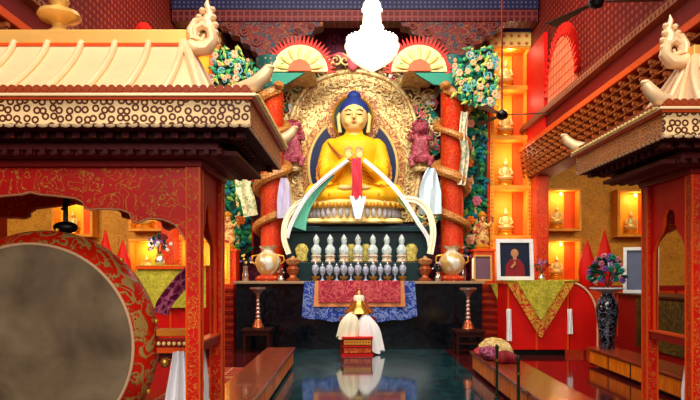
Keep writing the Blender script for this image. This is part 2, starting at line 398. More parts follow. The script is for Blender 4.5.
# tall gilt cases of lit niches beside the altar
for sx_ in (1, -1):
    sd = side[sx_]
    t = thing('statue_case', f'tall gilt case of stacked lit niches {sd} of the altar', 'display case', (sx_*3.42, 14.3, 0))
    g = MB()
    lev = [2.25, 3.35, 4.45, 5.55, 6.45]
    g.box(-.46, -.36, -.25, .3, 1.0, 6.5); g.box(.36, .46, -.25, .3, 1.0, 6.5)
    for z in [1.15]+lev: g.box(-.46, .46, -.27, .3, z-.05, z+.05)
    g.build('frame', casegold, t, bevel=.01)
    MB().box(-.36, .36, .22, .3, 1.1, 6.5).build('back_panel', lit, t)
    MB().box(.14, .36, .1, .22, 1.1, 6.45).build('curtain', litr, t)
    g = MB(); g.box(-.5, .5, -.3, .3, 6.44, 6.75); g.build('capital', P('capital_gilt', '#e8c06a', '#c05028', 'dots', 6, .15, .3, 'XZ'), t, bevel=.01)
    MB().box(-.55, .6, -.35, .3, 6.75, 6.9).build('cap', purpb, t)
    MB().box(-.5, .5, -.2, .3, 0, 1.1).build('base', redgold_f, t)
    for k, z in enumerate([1.2]+lev[:-1]):
        ord_ = ['lowest', 'second', 'middle', 'fourth', 'topmost'][k]
        statue(sx_*3.42-.06, 14.3, z+.05, f'small gilt seated figure on the {ord_} level of the tall {sd} case', 1.35)
        point('niche_lamp', (sx_*3.42, 14.1, z+.8), 6)
    # red flanking cabinet beside the altar
    t = thing('step_cabinet', f'red cabinet with ribbed front on the {sd} of the altar', 'cabinet', (sx_*3.05+.05, 13.2, 0))
    MB().box(-.56, .56, -.3, .55, 0, 1.25).build('body', redgold_f, t, bevel=.01)
    g = MB()
    for k in range(8): g.box(-.56, .56, -.34, -.29, .06+k*.15, .12+k*.15)
    g.build('moulding', redd, t)

# ------------------------------------------------------------------ altar
AY = 12.47
altar = thing('altar', 'long black polished granite altar with a pale stone edge', 'altar', (.08, AY, 0))
MB().box(-2.4, 2.4, 0, .62, 0, 1.27).build('base', granite, altar, bevel=.01)
MB().box(-1.5, 1.5, .62, 1.45, 0, 1.32).build('rear_block', granite, altar)
MB().box(-2.45, 2.45, -.05, .64, 1.27, 1.32).build('top_slab', stone, altar, bevel=.008)
MB().box(-1.35, 1.35, .45, 1.4, 1.32, 1.70).build('riser', tealdk, altar, bevel=.01)
MB().box(-1.5, 1.5, .95, 1.45, 1.70, 2.34).build('backing', tealdk, altar)
MB().box(-1.55, 1.55, .8, 1.6, 2.34, 2.45).build('upper_shelf', M('shelf_edge', '#123c40', .4), altar, bevel=.01)
MB().box(-1.3, 1.3, .95, 1.6, 2.45, 2.5).build('shelf_step', navy, altar)

# brocade altar cloth
t = thing('altar_cloth', 'blue brocade cloth with crimson centre hanging over the altar front', 'cloth', (X(359.5, AY), AY-.06, 1.32))
W_ = 1.07
def drop(u, v, w0=W_, z0=0, z1=-.62, y=0):
    x = (u*2-1)*w0; hang = 1-.25*abs(u*2-1)**2+.03*math.sin(u*40)
    return (x+.06*v*(u*2-1), y-.02-.03*v*math.sin(u*34), z0+(z1*hang-z0)*v if z1 < -.5 else z0+(z1-z0)*v)
MB().sheet(lambda u, v: ((u*2-1)*(1.07+.05*v), -.012*v*math.sin(u*34), -.78*v*(1-.12*abs(2*u-1)**3+.02*math.sin(u*30))), 60, 12, .012).build('blue_skirt', blue, t, smooth=True)
MB().sheet(lambda u, v: ((u*2-1)*(.86+.03*v), -.03-.012*v*math.sin(u*34), .01-.50*v), 40, 8, .015).build('border', peach, t, smooth=True)
MB().sheet(lambda u, v: ((u*2-1)*.79, -.06-.010*v*math.sin(u*34), .015-.42*v), 40, 8, .015).build('centre_panel', crimson, t, smooth=True)

# porcelain stupas, water bowls
st0 = thing('stupa', 'x', 'stupa', (0,0,0), 0, 'row of white stupas on the altar riser')
MB().lathe([(.10,0),(.11,.03),(.09,.05),(.095,.10),(.115,.13),(.08,.15)], n=16).build('base', P('stupa_base', '#e0d8c8', '#c89058', 'noise', 14, .45, .6), st0, smooth=True)
MB().lathe([(.08,.15),(.10,.2),(.105,.27),(.07,.33),(.045,.36),(.05,.39),(.066,.44),(.055,.5),(.02,.55),(.01,.57)], n=16).build('dome', crystal, st0, smooth=True)
xs = [X(p, 13.0) for p in (316,330,344,358,373,387,402)]
names7 = ['leftmost', 'second from left', 'third from left', 'central', 'third from right', 'second from right', 'rightmost']
for i, x in enumerate(xs):
    o = st0 if i == 0 else dup(st0); o.location = (x, 13.1, 1.70); o['label'] = f'white stupa-shaped offering on the altar riser, {names7[i]} of seven'
cr0 = thing('crystal_lamp', 'x', 'lamp', (0,0,0), 0, 'glass lamps behind the bowls')
MB().lathe([(.055,0),(.06,.01),(.02,.04),(.018,.12),(.06,.17),(.075,.25),(.06,.3),(.03,.33)], n=16).build('glass', P('pale_glass', '#b4bcd0', '#80789c', 'noise', 18, .48, .6, rough=.15), cr0, smooth=True)
MB().lathe([(.03,.33),(.035,.35),(.01,.39)], n=10).build('lid', silver, cr0, smooth=True)
bo0 = thing('water_bowl', 'x', 'bowl', (0,0,0), 0, 'offering bowls along the altar edge')
MB().lathe([(.05,0),(.055,.01),(.03,.03),(.06,.05),(.085,.1),(.078,.1),(.05,.055),(.01,.05)], n=18).build('bowl', brass, bo0, smooth=True)
MB().lathe([(.072,.088),(.005,.09)], n=16).build('water', M('bowl_fill', '#4a2c24', .1), bo0)
for i, x in enumerate(xs):
    o = cr0 if i == 0 else dup(cr0); o.location = (x*1.0, 12.78, 1.32); o['label'] = f'stemmed pale glass lamp on the altar top, {names7[i]} of seven'
    o = bo0 if i == 0 else dup(bo0); o.location = (x*.975, 12.56, 1.32); o['label'] = f'small brass bowl at the altar edge, {names7[i]} of seven'
cr1 = None
for i in range(6):
    x = (xs[i]+xs[i+1])/2; o = dup(cr0, (x, 12.80, 1.32), 0, 'stemmed pale glass lamp between two neighbours in the altar row', 'glass lamps in the gaps of the row', (.9,.9,.9))
# yellow tormas either side and between
to0 = thing('butter_torma', 'x', 'offering', (0,0,0), 0, 'yellow butter sculptures on the riser')
MB().lathe([(.11,0),(.13,.04),(.10,.12),(.14,.26),(.10,.34),(.05,.38)], n=14, sy=.5).build('body', P('torma_yellow', '#d8c060', '#8a8a3c', 'noise', 12, .45, .6), to0, smooth=True)
MB().lathe([(.12,0),(.13,.03),(.1,.05)], n=14, sy=.5).build('dish', brass, to0, smooth=True)
for i, (px, lab) in enumerate(((302, 'left end of the stupa row'), (411, 'right end of the stupa row'), (351, 'just left of the central stupa'), (366, 'just right of the central stupa'))):
    o = to0 if i == 0 else dup(to0); o.location = (X(px, 13.2), 13.28 if i > 1 else 13.15, 1.70); o['label'] = 'yellow moulded butter offering at the '+lab if i < 2 else 'yellow moulded butter offering '+lab

# big urns, copper pots, side pieces
ur0 = thing('urn', 'x', 'urn', (0,0,0), 0, 'large gilt urns at the altar ends')
MB().lathe([(.24,0),(.26,.05),(.22,.09),(.16,.12)], n=24).build('foot', P('urn_foot', '#b83418', '#d8a048', 'dots', 12, .2, .3), ur0, smooth=True)
MB().lathe([(.13,.12),(.2,.2),(.255,.33),(.26,.42),(.2,.53),(.12,.58),(.11,.62),(.17,.68),(.18,.7)], n=24).build('body', P('urn_gilt', '#d8b068', '#f0ece0', 'noise', 3.2, .48, .56, metal=.2, rough=.3), ur0, smooth=True)
g = MB()
for s_ in (-1, 1): g.tube([(s_*.2,0,.52),(s_*.31,0,.5),(s_*.33,0,.4),(s_*.26,0,.34)], .018, 8)
g.build('handle', gold, ur0, smooth=True)
for i, (px, lab) in enumerate(((268, 'gilt and white urn on a red foot at the left end of the altar'), (452, 'gilt and white urn on a red foot at the right end of the altar'))):
    o = ur0 if i == 0 else dup(ur0); o.location = (X(px, 12.85), 12.85, 1.32); o['label'] = lab
cp0 = thing('copper_pot', 'x', 'pot', (0,0,0), 0, 'copper offering pots')
MB().lathe([(.13,0),(.14,.03),(.08,.07),(.07,.12),(.12,.18),(.13,.24),(.08,.3),(.1,.33)], n=20).build('body', copper, cp0, smooth=True)
MB().lathe([(.1,.33),(.13,.36),(.15,.42),(.05,.46),(.02,.5)], n=20).build('lid', P('pot_lid', '#c87848', '#e8b878', 'noise', 10, .45, .6, metal=.4), cp0, smooth=True)
for i, (px, lab) in enumerate(((293, 'copper lidded pot left of the bowls'), (425, 'copper lidded pot right of the bowls'))):
    o = cp0 if i == 0 else dup(cp0); o.location = (X(px, 12.7), 12.7, 1.32); o['label'] = lab
def bouquet(name, loc, R, n, label, vase_h=0, cols=None, grp=None, vr=.06):
    t = thing(name, label, 'flowers', loc, 0, grp)
    cols = cols or [lavender, pinkf, whitef, yelf]
    if vase_h: MB().lathe([(vr*.8,0),(vr,.02),(vr*1.1,vase_h*.4),(vr*.6,vase_h*.8),(vr*.9,vase_h)], n=16).build('vase', silver, t, smooth=True)
    gs = [MB() for _ in cols]; lf = MB(); cz = vase_h+R*.8
    for k in range(n):
        a = random.uniform(0, 2*PI); ph = random.uniform(-.5, 1.4); rr = R*random.uniform(.75, 1.05)
        c = Vector((rr*math.cos(a)*math.cos(ph), rr*math.sin(a)*math.cos(ph), cz+rr*math.sin(ph)))
        if k % 2:
            g = gs[random.randrange(len(cols))]
            for q in range(5):
                an = 2*PI*q/5; g.ball(c+Vector((math.cos(an)*R*.1, 0, math.sin(an)*R*.1)), (R*.09, R*.06, R*.09), 6)
        else:
            d = (c-Vector((0,0,cz))).normalized(); lf.tube([c-d*R*.3, c, c+d*R*.15], [R*.03, R*.12, R*.01], 6, flat=.35)
    for k in range(8):
        a = 2*PI*k/8; lf.tube([(0,0,vase_h*.9),(R*.35*math.cos(a), R*.35*math.sin(a), cz-R*.2),(R*.6*math.cos(a), R*.6*math.sin(a), cz+R*.2)], R*.03, 5)
    lf.build('foliage', leafd, t)
    for g, c in zip(gs, cols):
        if g.v: g.build('blossoms', c, t, smooth=True)
    return t
bouquet('flower_bunch', (X(246,12.8), 12.75, 1.32), .13, 26, 'small purple and white flower bunch beyond the left urn', .3)
bouquet('flower_bunch', (X(281,12.6), 12.6, 1.32), .07, 18, 'tiny white flower bunch between the left urn and copper pot', .12)
bouquet('flower_bunch', (X(438,12.6), 12.6, 1.32), .10, 22, 'small purple flower bunch between the right pot and urn', .18)
bouquet('flower_bunch', (X(463,12.95), 12.95, 1.32), .15, 30, 'red and purple flower bunch beyond the right urn', .42, [robem, lavender, pinkf, orangef])

def picture(name, loc, w_, h, label, figure=True, rz=0, tilt=.12, fm_=None, bgm=None):
    t = thing(name, label, 'picture', loc, rz)
    R = Matrix.Rotation(-tilt, 4, 'X')
    def mb(): g = MB(); g.M = R; return g
    g = mb(); f = w_*.1
    g.box(-w_/2, -w_/2+f, -.03, .02, 0, h); g.box(w_/2-f, w_/2, -.03, .02, 0, h); g.box(-w_/2+f, w_/2-f, -.03, .02, 0, f); g.box(-w_/2+f, w_/2-f, -.03, .02, h-f, h)
    g.build('frame', fm_ or framew, t, bevel=.004)
    mb().box(-w_/2+f, w_/2-f, 0, .015, f, h-f).build('photograph', bgm or photo_b, t)
    g = mb(); g.tube([(0,.05,.01),(0,.05+h*.3,.0)], .008, 5); 
    if figure:
        g = mb(); g.prism([(-w_*.27, f+.002), (-w_*.25, h*.36), (-w_*.12, h*.52), (w_*.12, h*.52), (w_*.25, h*.36), (w_*.27, f+.002)], -.004, 0); g.build('robed_figure', robem, t)
        g = mb(); g.ball((0, -.002, h*.66), (w_*.105, .004, h*.105), 16); g.prism([(-w_*.05, h*.5), (w_*.05, h*.5), (w_*.05, h*.6), (-w_*.05, h*.6)], -.006, 0)
        g.tube([(-w_*.1,-.004,h*.3),(0,-.006,h*.4),(-w_*.02,-.006,h*.46)], w_*.035, 6); g.build('face', skinp, t, smooth=True); g = mb(); g.ball((0, .001, h*.73), (w_*.108, .004, h*.06), 14); g.build('hair', black, t, smooth=True)
    return t
picture('framed_photograph', (X(483,12.6), 12.6, 1.32), .36, .52, 'small dark framed photograph at the right end of the altar', False, 0, .1, M('frame_gilt', '#c89048', .4), M('photo_mauve', '#6a4a5c', .4))
# tall candle beside it
t = thing('candle', 'tall cream candle standing left of the small framed photograph', 'candle', (X(473,12.6), 12.6, 1.32))
MB().lathe([(.05,0),(.05,.02),(.02,.05)], n=12).build('holder', brass, t, smooth=True); MB().lathe([(.022,.05),(.022,.44),(.004,.46)], n=12).build('wax', creams, t, smooth=True)

# ------------------------------------------------------------------ buddha
BY = 13.75; cx0 = X(354, BY)
k_ = BY/F
bud = thing('buddha_statue', 'large golden seated Buddha statue with blue hair and pale gold face', 'statue', (cx0, BY, Z(203, BY)))
def remesh(o, vox, sm=6):
    m = o.modifiers.new('remesh', 'REMESH'); m.mode = 'VOXEL'; m.voxel_size = vox; m.use_smooth_shade = True
    m2 = o.modifiers.new('smooth', 'SMOOTH'); m2.iterations = sm; m2.factor = .5
# z = 0 at seat, shoulders ~1.35, chin ~1.47
g = MB()
g.lathe([(.38,0),(.50,.12),(.45,.5),(.50,.85),(.60,1.12),(.58,1.28),(.44,1.38),(.22,1.46),(.19,1.6)], n=28, sy=.55)
for s_ in (-1, 1):
    g.ball((s_*.52,.02,1.2), (.18,.2,.2))
    g.tube([(s_*.54,.02,1.22),(s_*.66,-.02,.85),(s_*.62,-.18,.52)], [.19,.18,.16], 12)       # upper arm
    g.tube([(s_*.62,-.18,.52),(s_*.40,-.40,.66),(s_*.14,-.52,.86)], [.16,.13,.085], 12)      # forearm towards the chest
    g.tube([(s_*.2,.0,.16),(s_*.65,-.2,.2),(s_*1.0,-.34,.16)], [.22,.24,.19], 12)            # thigh
    g.tube([(s_*1.0,-.34,.14),(s_*.6,-.58,.12),(s_*-.05,-.62,.12)], [.19,.15,.12], 12)       # shin
    g.tube([(s_*.62,-.1,.5),(s_*.74,-.12,.25),(s_*.85,-.18,.05)], [.14,.12,.1], 10)          # hanging sleeve
o = g.build('robed_body', robe, bud); remesh(o, .035, 5); o.scale = (.94,1,1)
# robe hem folds over chest and legs
g = MB()
for q in range(4):
    g.tube([(-.56+q*.02,-.18,1.28-q*.04),(-.3+q*.03,-.34,.98-q*.06),(.05,-.36,.78-q*.07),(.4,-.28,.6-q*.06)], .014, 6)
for s_ in (-1, 1):
    for q in range(4): g.tube([(s_*(.3+q*.12),-.4-.03*q,.36-.01*q),(s_*(.55+q*.1),-.62+.03*q,.26-.01*q),(s_*(.5+q*.1),-.74+.06*q,.08)], .014, 6)
    for q in range(3): g.tube([(s_*.70,-.12-q*.05,1.0-q*.12),(s_*.80,-.1-q*.05,.72-q*.1),(s_*.74,-.2-q*.05,.45-q*.04)], .014, 6)
g.build('robe_fold', M('robe_fold_line', '#b87008', .45), bud, smooth=True)
HZ = 1.5
g = MB(); g.ball((0,-.06,HZ+.34), (.29,.28,.36), 28); g.ball((0,-.12,HZ+.16), (.2,.2,.17), 20); g.lathe([(.17,HZ-.14),(.15,HZ),(.16,HZ+.12)], n=20)
g.ball((0,-.36,HZ+.30), (.035,.05,.08), 12); g.ball((0,-.385,HZ+.255), (.05,.035,.03), 10)
for s_ in (-1,1): g.ball((s_*.12,-.26,HZ+.2), (.09,.07,.09), 12)
o = g.build('head', skin_g, bud); remesh(o, .018, 3)
g = MB()
for s_ in (-1, 1):
    g.tube([(s_*.30,-.03,HZ+.42),(s_*.335,-.04,HZ+.34),(s_*.325,-.05,HZ+.2),(s_*.30,-.06,HZ+.0)], [.03,.045,.035,.045], 10)
g.build('ear', skin_g, bud, smooth=True)
g = MB()
for s_ in (-1, 1):
    g.tube([(s_*.05,-.335,HZ+.405),(s_*.11,-.335,HZ+.435),(s_*.19,-.285,HZ+.41)], .009, 6)
g.build('eyebrow', M('brow_line', '#6a4a1c', .6), bud)
g = MB()
for s_ in (-1, 1): g.tube([(s_*.05,-.335,HZ+.335),(s_*.11,-.332,HZ+.322),(s_*.18,-.29,HZ+.34)], [.006,.012,.005], 6)
g.build('eye', M('eye_line', '#2c2010', .5), bud)
g = MB(); g.tube([(-.065,-.335,HZ+.165),(-.03,-.35,HZ+.16),(0,-.355,HZ+.165),(.03,-.35,HZ+.16),(.065,-.335,HZ+.165)], [.004,.014,.016,.014,.004], 6)
g.build('lips', M('lip_red', '#b03c28', .5), bud, smooth=True)
g = MB(); g.ball((0,-.34,HZ+.47), .014, 8); g.build('urna', white, bud)
# hair cap: hemisphere above the hairline plus the bun
g = MB(); g.ball((0,.0,HZ+.47), (.315,.30,.28), 28); g.ball((0,.0,HZ+.78), (.15,.15,.13), 18); g.ball((0,0,HZ+.67), (.2,.2,.1), 18)
g.build('hair', hairb, bud, smooth=True)
MB().ball((0,0,HZ+.93), (.035,.035,.05), 10).build('jewel', gold, bud, smooth=True)
# hands in front of the chest
for s_ in (-1, 1):
    g = MB(); base = Vector((s_*.12,-.55,.90))
    g.ball(base+Vector((0,0,.02)), (.075,.035,.085), 12)
    for q, ln in enumerate((.11,.14,.13,.10)):
        fx = s_*(-.055+q*.036)
        p = base+Vector((fx, 0, .08)); g.tube([p, p+Vector((fx*.3, -.02, ln*.55)), p+Vector((-s_*.02, -.06, ln))], [.021,.019,.013], 8)
    p = base+Vector((-s_*.06, -.01, -.01)); g.tube([p, p+Vector((-s_*.045,-.03,.05)), p+Vector((-s_*.03,-.05,.10))], [.024,.021,.015], 8)
    o = g.build('hand', skin_g, bud); remesh(o, .012, 2)
g = MB()
for s_ in (-1, 1): g.ball((s_*.16,-.68,.24), (.19,.08,.06), 12)
g.build('foot', skin_g, bud, smooth=True)

# lotus throne
lt = thing('lotus_throne', 'gilt lotus pedestal with rows of silver petals under the Buddha', 'pedestal', (cx0, BY-.1, 2.5))
MB().lathe([(1.0,0),(1.05,.03),(.98,.08),(.92,.12),(.94,.3),(1.08,.36),(1.1,.43),(1.04,Z(203,BY)-2.5)], n=48, sy=.6).build('pedestal', goldp, lt, smooth=True)
g = MB(); g2 = MB()
for k in range(44):
    a = 2*PI*k/44; c, s_ = math.cos(a), math.sin(a)
    g.ball((c*.97, s_*.97*.6, .22), (.052,.052,.11), 8); g2.ball((c*1.08, s_*1.08*.6, .38), (.07,.05,.06), 8)
g.build('petal_row', petalw, lt, smooth=True); g2.build('upper_petal_row', gold, lt, smooth=True)
g = MB()
for k in range(-2, 3): g.lathe([(.18,0),(.22,.03),(.14,.09)], (k*.4,-.6,-.0), 14, sy=.4)
g.build('cloud_foot', goldp, lt, smooth=True)

# ------------------------------------------------------------------ halo and carved surround
def spiral(g, cx, cy, cz, R, turns=1.4, r0=.35, flip=1, a0=0):
    n = 16; pts = []; rs = []
    for k in range(n+1):
        t = k/n; a = a0+flip*t*turns*2*PI; r = R*(1-.85*t); pts.append((cx+r*math.cos(a), cy-.08*t, cz+r*math.sin(a))); rs.append(R*r0*(1-.5*t)*.6)
    g.tube(pts, rs, 6)
HY = 14.48; hk = HY/F; hx = X(353, HY)
def smooth_(pr, n=4):
    out = []
    for i in range(len(pr)-1):
        p0 = pr[max(i-1,0)] if i else (-pr[1][0], pr[1][1]); p1 = pr[i]; p2 = pr[i+1]; p3 = pr[min(i+2, len(pr)-1)]
        for k in range(n):
            f = k/n; out.append(tuple(.5*((2*b)+(c-a)*f+(2*a-5*b+4*c-d)*f*f+(3*b-a-3*c+d)*f**3) for a, b, c, d in zip(p0, p1, p2, p3)))
    return out+[pr[-1]]
man = thing('carved_halo', 'great gilt carved halo standing behind the Buddha', 'halo', (hx, HY, 2.3))
prof = [(0,72),(20,75),(40,84),(54,100),(62,122),(66,150),(66,175),(62,200),(58,222)]
prof = smooth_(prof)
def outl(pr, grow=0): 
    R_ = [((h+grow)*hk if h > 0 else 0, Z(y-(grow if h < 50 else 0), HY)-2.3) for h, y in pr]
    return [(-x, z) for x, z in reversed(R_[1:])]+R_
MB().prism(outl(prof), -.04, .06).build('panel', halo, man)
g = MB(); g.tube([(x, -.06, z) for x, z in outl(prof)], .055, 10); g.build('rim', ggold, man, smooth=True)
def ell(cx, cz, a, b, n=48, t0=0, t1=2*PI): return [(cx+a*math.cos(t0+(t1-t0)*k/n), cz+b*math.sin(t0+(t1-t0)*k/n)) for k in range(n)]
ol = outl(prof, -9)
for side_pts in (ol[2:len(ol)//2-1], ol[len(ol)//2+2:-2]):
    g = MB()
    for i, (x, z) in enumerate(side_pts): spiral(g, x, -.05, z, .12, turns=1.3, flip=1 if i % 2 else -1, a0=i*1.3)
    g.build('relief_scrolls', ggold, man, smooth=True)['kind'] = 'stuff'
zc = Z(168, HY)-2.3
MB().prism(ell(0, zc, 52*hk, 60*hk), -.09, -.04).build('filigree_ring', halo2, man)
MB().prism(ell(0, zc, 43*hk, 49*hk), -.13, -.09).build('body_nimbus', navy, man)
g = MB(); g.tube([(x, -.12, z) for x, z in ell(0, zc, 44*hk, 50*hk)], .035, 8, True); g.build('nimbus_rim', goldp, man, smooth=True)
zh = Z(121, HY)-2.3
MB().prism(ell(0, zh, 27*hk, 29*hk), -.17, -.13).build('head_ring', halo2, man)
MB().prism(ell(0, zh, 18.5*hk, 21*hk), -.21, -.17).build('head_nimbus', dgreen, man)
g = MB(); g.tube([(x, -.2, z) for x, z in ell(0, zh, 20*hk, 22.5*hk)], .025, 8, True); g.build('head_nimbus_rim', gold, man, smooth=True)

tor = thing('carved_surround', 'gilded scrollwork surround of clouds, birds and blossoms around the halo', 'carving', (hx, HY+.1, 2.3))
MB().prism(outl([(0,60),(20,62),(46,72),(66,84),(78,104),(82,130),(84,170),(84,236)]), .05, .2).build('backboard', P('surround_board', '#8a5a34', '#5c1c20', 'noise', 5, .4, .6, rough=.5), tor)
mats_ = [(ggold, 'gilt_scrolls', 10), (goldp, 'pale_scrolls', 5), (coral, 'coral_blossoms', 2), (teal, 'teal_clouds', 2), (white, 'white_clouds', 1), (redd, 'red_scrolls', 1)]
gs = [MB() for _ in mats_]; wts = [m[2] for m in mats_]
def half_at(y):
    return next((h1+(h2-h1)*(y-y1)/(y2-y1) for (h1,y1),(h2,y2) in zip(prof, prof[1:]) if y1 <= y <= y2), 0)
for k in range(430):
    y = random.uniform(52, 232); s_ = random.choice((-1, 1))
    h0 = half_at(y) if y >= 72 else 0
    h = random.uniform(h0+3, 84 if y > 90 else 78) if y > 66 else random.uniform(6, 74)
    if y < 66 and h > 70: continue
    i = random.choices(range(len(mats_)), wts)[0]; R = random.uniform(.07, .16)
    xx, zz = s_*h*hk, Z(y, HY)-2.3
    if mats_[i][1].endswith('blossoms'):
        for q in range(6): gs[i].ball((xx+R*.5*math.cos(q*PI/3), -.1, zz+R*.5*math.sin(q*PI/3)), (R*.33, R*.25, R*.33), 7)
    elif 'cloud' in mats_[i][1]:
        for q in range(4): gs[i].ball((xx+random.uniform(-R, R)*.8, -.08, zz+random.uniform(-R, R)*.6), (R*.5, R*.35, R*.42), 8)
    else: spiral(gs[i], xx, -.06, zz, R, flip=random.choice((-1,1)), a0=random.uniform(0, 6))
for (m, nm, _), g in zip(mats_, gs): g.build(nm, m, tor, smooth=True)['kind'] = 'stuff'
# central crest figure beneath the chandelier
crest = thing('crest_carving', 'carved winged crest with coiled clouds at the top of the halo', 'carving', (hx, HY-.2, Z(72, HY)))
g = MB()
for s_ in (-1, 1):
    for q in range(5): spiral(g, s_*(.18+q*.2), 0, .18-.04*q+.05*(q % 2), .13, flip=s_, a0=PI/2)
g.build('coiled_clouds', goldp, crest, smooth=True)
g = MB(); g.ball((0,0,.12), (.13,.1,.16)); g.ball((0,-.03,.32), (.09,.09,.1)); g.lathe([(.03,.38),(.05,.42),(.005,.5)], n=8)
for s_ in (-1,1): g.tube([(s_*.08,0,.18),(s_*.3,0,.34),(s_*.5,.02,.3)], [.06,.05,.015], 8)
g.build('winged_body', coral, crest, smooth=True)
# scalloped sun fans with flame tips
def fan(px, lab, s_):
    t = thing('flame_fan', lab, 'carving', (X(px, 13.28), 13.28, Z(72, 13.28)), 0, 'gilt fans with flame edges')
    R = .50; MB().box(-.3, .3, .05, 1.1, .0, .07).build('support', ggold, t)
    g = MB(); g.prism([(R*1.15*math.cos(PI*k/20), R*math.sin(PI*k/20)*1.1) for k in range(21)], -.04, .05); g.build('fan_panel', P('fan_gilt', '#f0dc90', '#5c9a50', 'dots', 4.5, .16, .24, rough=.45, rand=.8), t)
    g = MB()
    for k in range(27):
        a = PI*k/26; c_, q = math.cos(a), math.sin(a); b0 = (R*1.12*c_, R*1.06*q); tip = (R*1.52*c_, R*1.50*q)
        g.prism([(b0[0]-q*.042, b0[1]+c_*.042), (b0[0]+q*.042, b0[1]-c_*.042), (tip[0]+q*.01, tip[1]), tip], -.03, .03)
    g.build('flame_tips', flame, t)
    g = MB(); g.prism([(.24*math.cos(PI*k/12), .24*math.sin(PI*k/12)) for k in range(13)], -.09, -.04); g.build('heart', orange, t)
    g = MB()
    for q in range(7): a = PI*(q+.5)/7; g.tube([(.2*math.cos(a),-.05,.2*math.sin(a)),(.36*math.cos(a),-.08,.36*math.sin(a)),(.5*math.cos(a),-.05,.48*math.sin(a))], [.02,.05,.03], 8)
    g.build('fan_petals', goldp, t, smooth=True)
    g = MB(); g.prism([(s_*-.1,-.02),(s_*.75,-.02),(s_*.95,.12),(s_*.72,-.3),(s_*.3,-.26)], -.02, .06); g.build('wing', teal, t)
fan(300, 'gilt fan with red flame edge at the upper left of the halo', -1)
fan(419, 'gilt fan with red flame edge at the upper right of the halo', 1)
# rose coloured lion carvings beside the halo
li0 = thing('lion_carving', 'x', 'carving', (0,0,0), 0, 'rose painted rampant lions by the halo')
g = MB()
g.lathe([(.18,0),(.24,.2),(.22,.5),(.16,.7)], n=16, sy=.6); g.ball((0,-.1,.82), (.17,.16,.16)); g.ball((0,-.24,.78), (.08,.08,.07))
for s_ in (-1,1):
    g.tube([(s_*.15,-.05,.6),(s_*.28,-.2,.55),(s_*.26,-.28,.72)], [.08,.06,.05], 8); g.tube([(s_*.12,-.02,.15),(s_*.26,-.2,.05),(s_*.2,-.25,-.14)], [.11,.08,.06], 8); g.ball((s_*.12,-.06,.97), (.04,.03,.06), 8)
o = g.build('lion_body', rose, li0); remesh(o, .03, 3)
g = MB()
for q in range(12): a = q*2*PI/12; g.ball((.19*math.cos(a), -.02, .84+.19*math.sin(a)), (.055,.05,.055), 8)
g.build('mane', M('mane_red', '#8c1c34', .5), li0, smooth=True)
MB().lathe([(.2,-.22),(.24,-.17),(.2,-.12)], n=14, sy=.7).build('cloud_base', ggold, li0, smooth=True)
for i, (px, lab) in enumerate(((420, 'rose painted upright lion carving right of the halo'), (293, 'rose painted upright lion carving left of the halo'))):
    o = li0 if i == 0 else dup(li0); o.scale = (.9,.9,.9); o.location = (X(px, 14.3), 14.25, Z(163, 14.3)); o['label'] = lab
# ------------------------------------------------------------------ columns with dragons
def column(px, lab, flip):
    Y = 13.55; t = thing('dragon_column', lab, 'column', (X(px, Y), Y, 0))
    MB().lathe([(.3,0),(.3,.2),(.24,.3),(.24,5.9),(.28,5.95),(.28,6.02)], n=24).build('shaft', redgold_f, t, smooth=True)
    MB().lathe([(.26,5.3),(.3,5.36),(.28,5.7),(.34,5.9),(.34,6.0)], n=24).build('collar', P('collar_teal', '#14504c', '#a88848', 'dots', 9, .15, .25, rough=.5, rand=.4), t, smooth=True)
    g = MB(); w_ = [(.26,6.0),(.30,6.08),(.42,6.12),(.45,6.24),(.62,6.28),(.66,6.42),(.86,6.46),(.92,6.6),(1.08,6.63),(1.1,6.72)]
    g.prism([(-x, z) for x, z in reversed(w_)]+w_, -.2, .15); g.build('bracket_capital', purp, t, bevel=.01)
    g = MB()
    for s_ in (-1, 1):
        for x, z, R in ((.3,6.3,.1), (.55,6.5,.1), (.85,6.62,.08)): spiral(g, s_*x, -.22, z, R, flip=s_)
    g.build('scroll_relief', M('bracket_relief', '#6a3028', .5), t, smooth=True)
    pts = []; rs = []
    for k in range(90):
        u = k/89; a = flip*u*2*PI*3.6+PI/2; r = .33+.02*math.sin(u*30)
        pts.append((r*math.cos(a), r*math.sin(a), 2.2+u*3.1)); rs.append(.03+.08*math.sin(min(1, u*1.25+.02)*PI)**.6 if u < .75 else .10)
    dr = MB().tube(pts, rs, 8, up=(0,0,1)).build('dragon', tan, t, smooth=True)
    e = Vector(pts[-1]); g = MB(); g.ball(e+Vector((0,-.06,.05)), (.12,.15,.1)); g.ball(e+Vector((0,-.2,.02)), (.07,.1,.05))
    for s_ in (-1, 1): g.tube([e+Vector((s_*.05,0,.1)), e+Vector((s_*.1,.03,.2)), e+Vector((s_*.13,0,.28))], [.025,.018,.006], 6)
    g.build('dragon_head', tan, dr, smooth=True)
column(272, 'red column with a coiled tan dragon, left of the Buddha', 1); column(452, 'red column with a coiled tan dragon, right of the Buddha', -1)
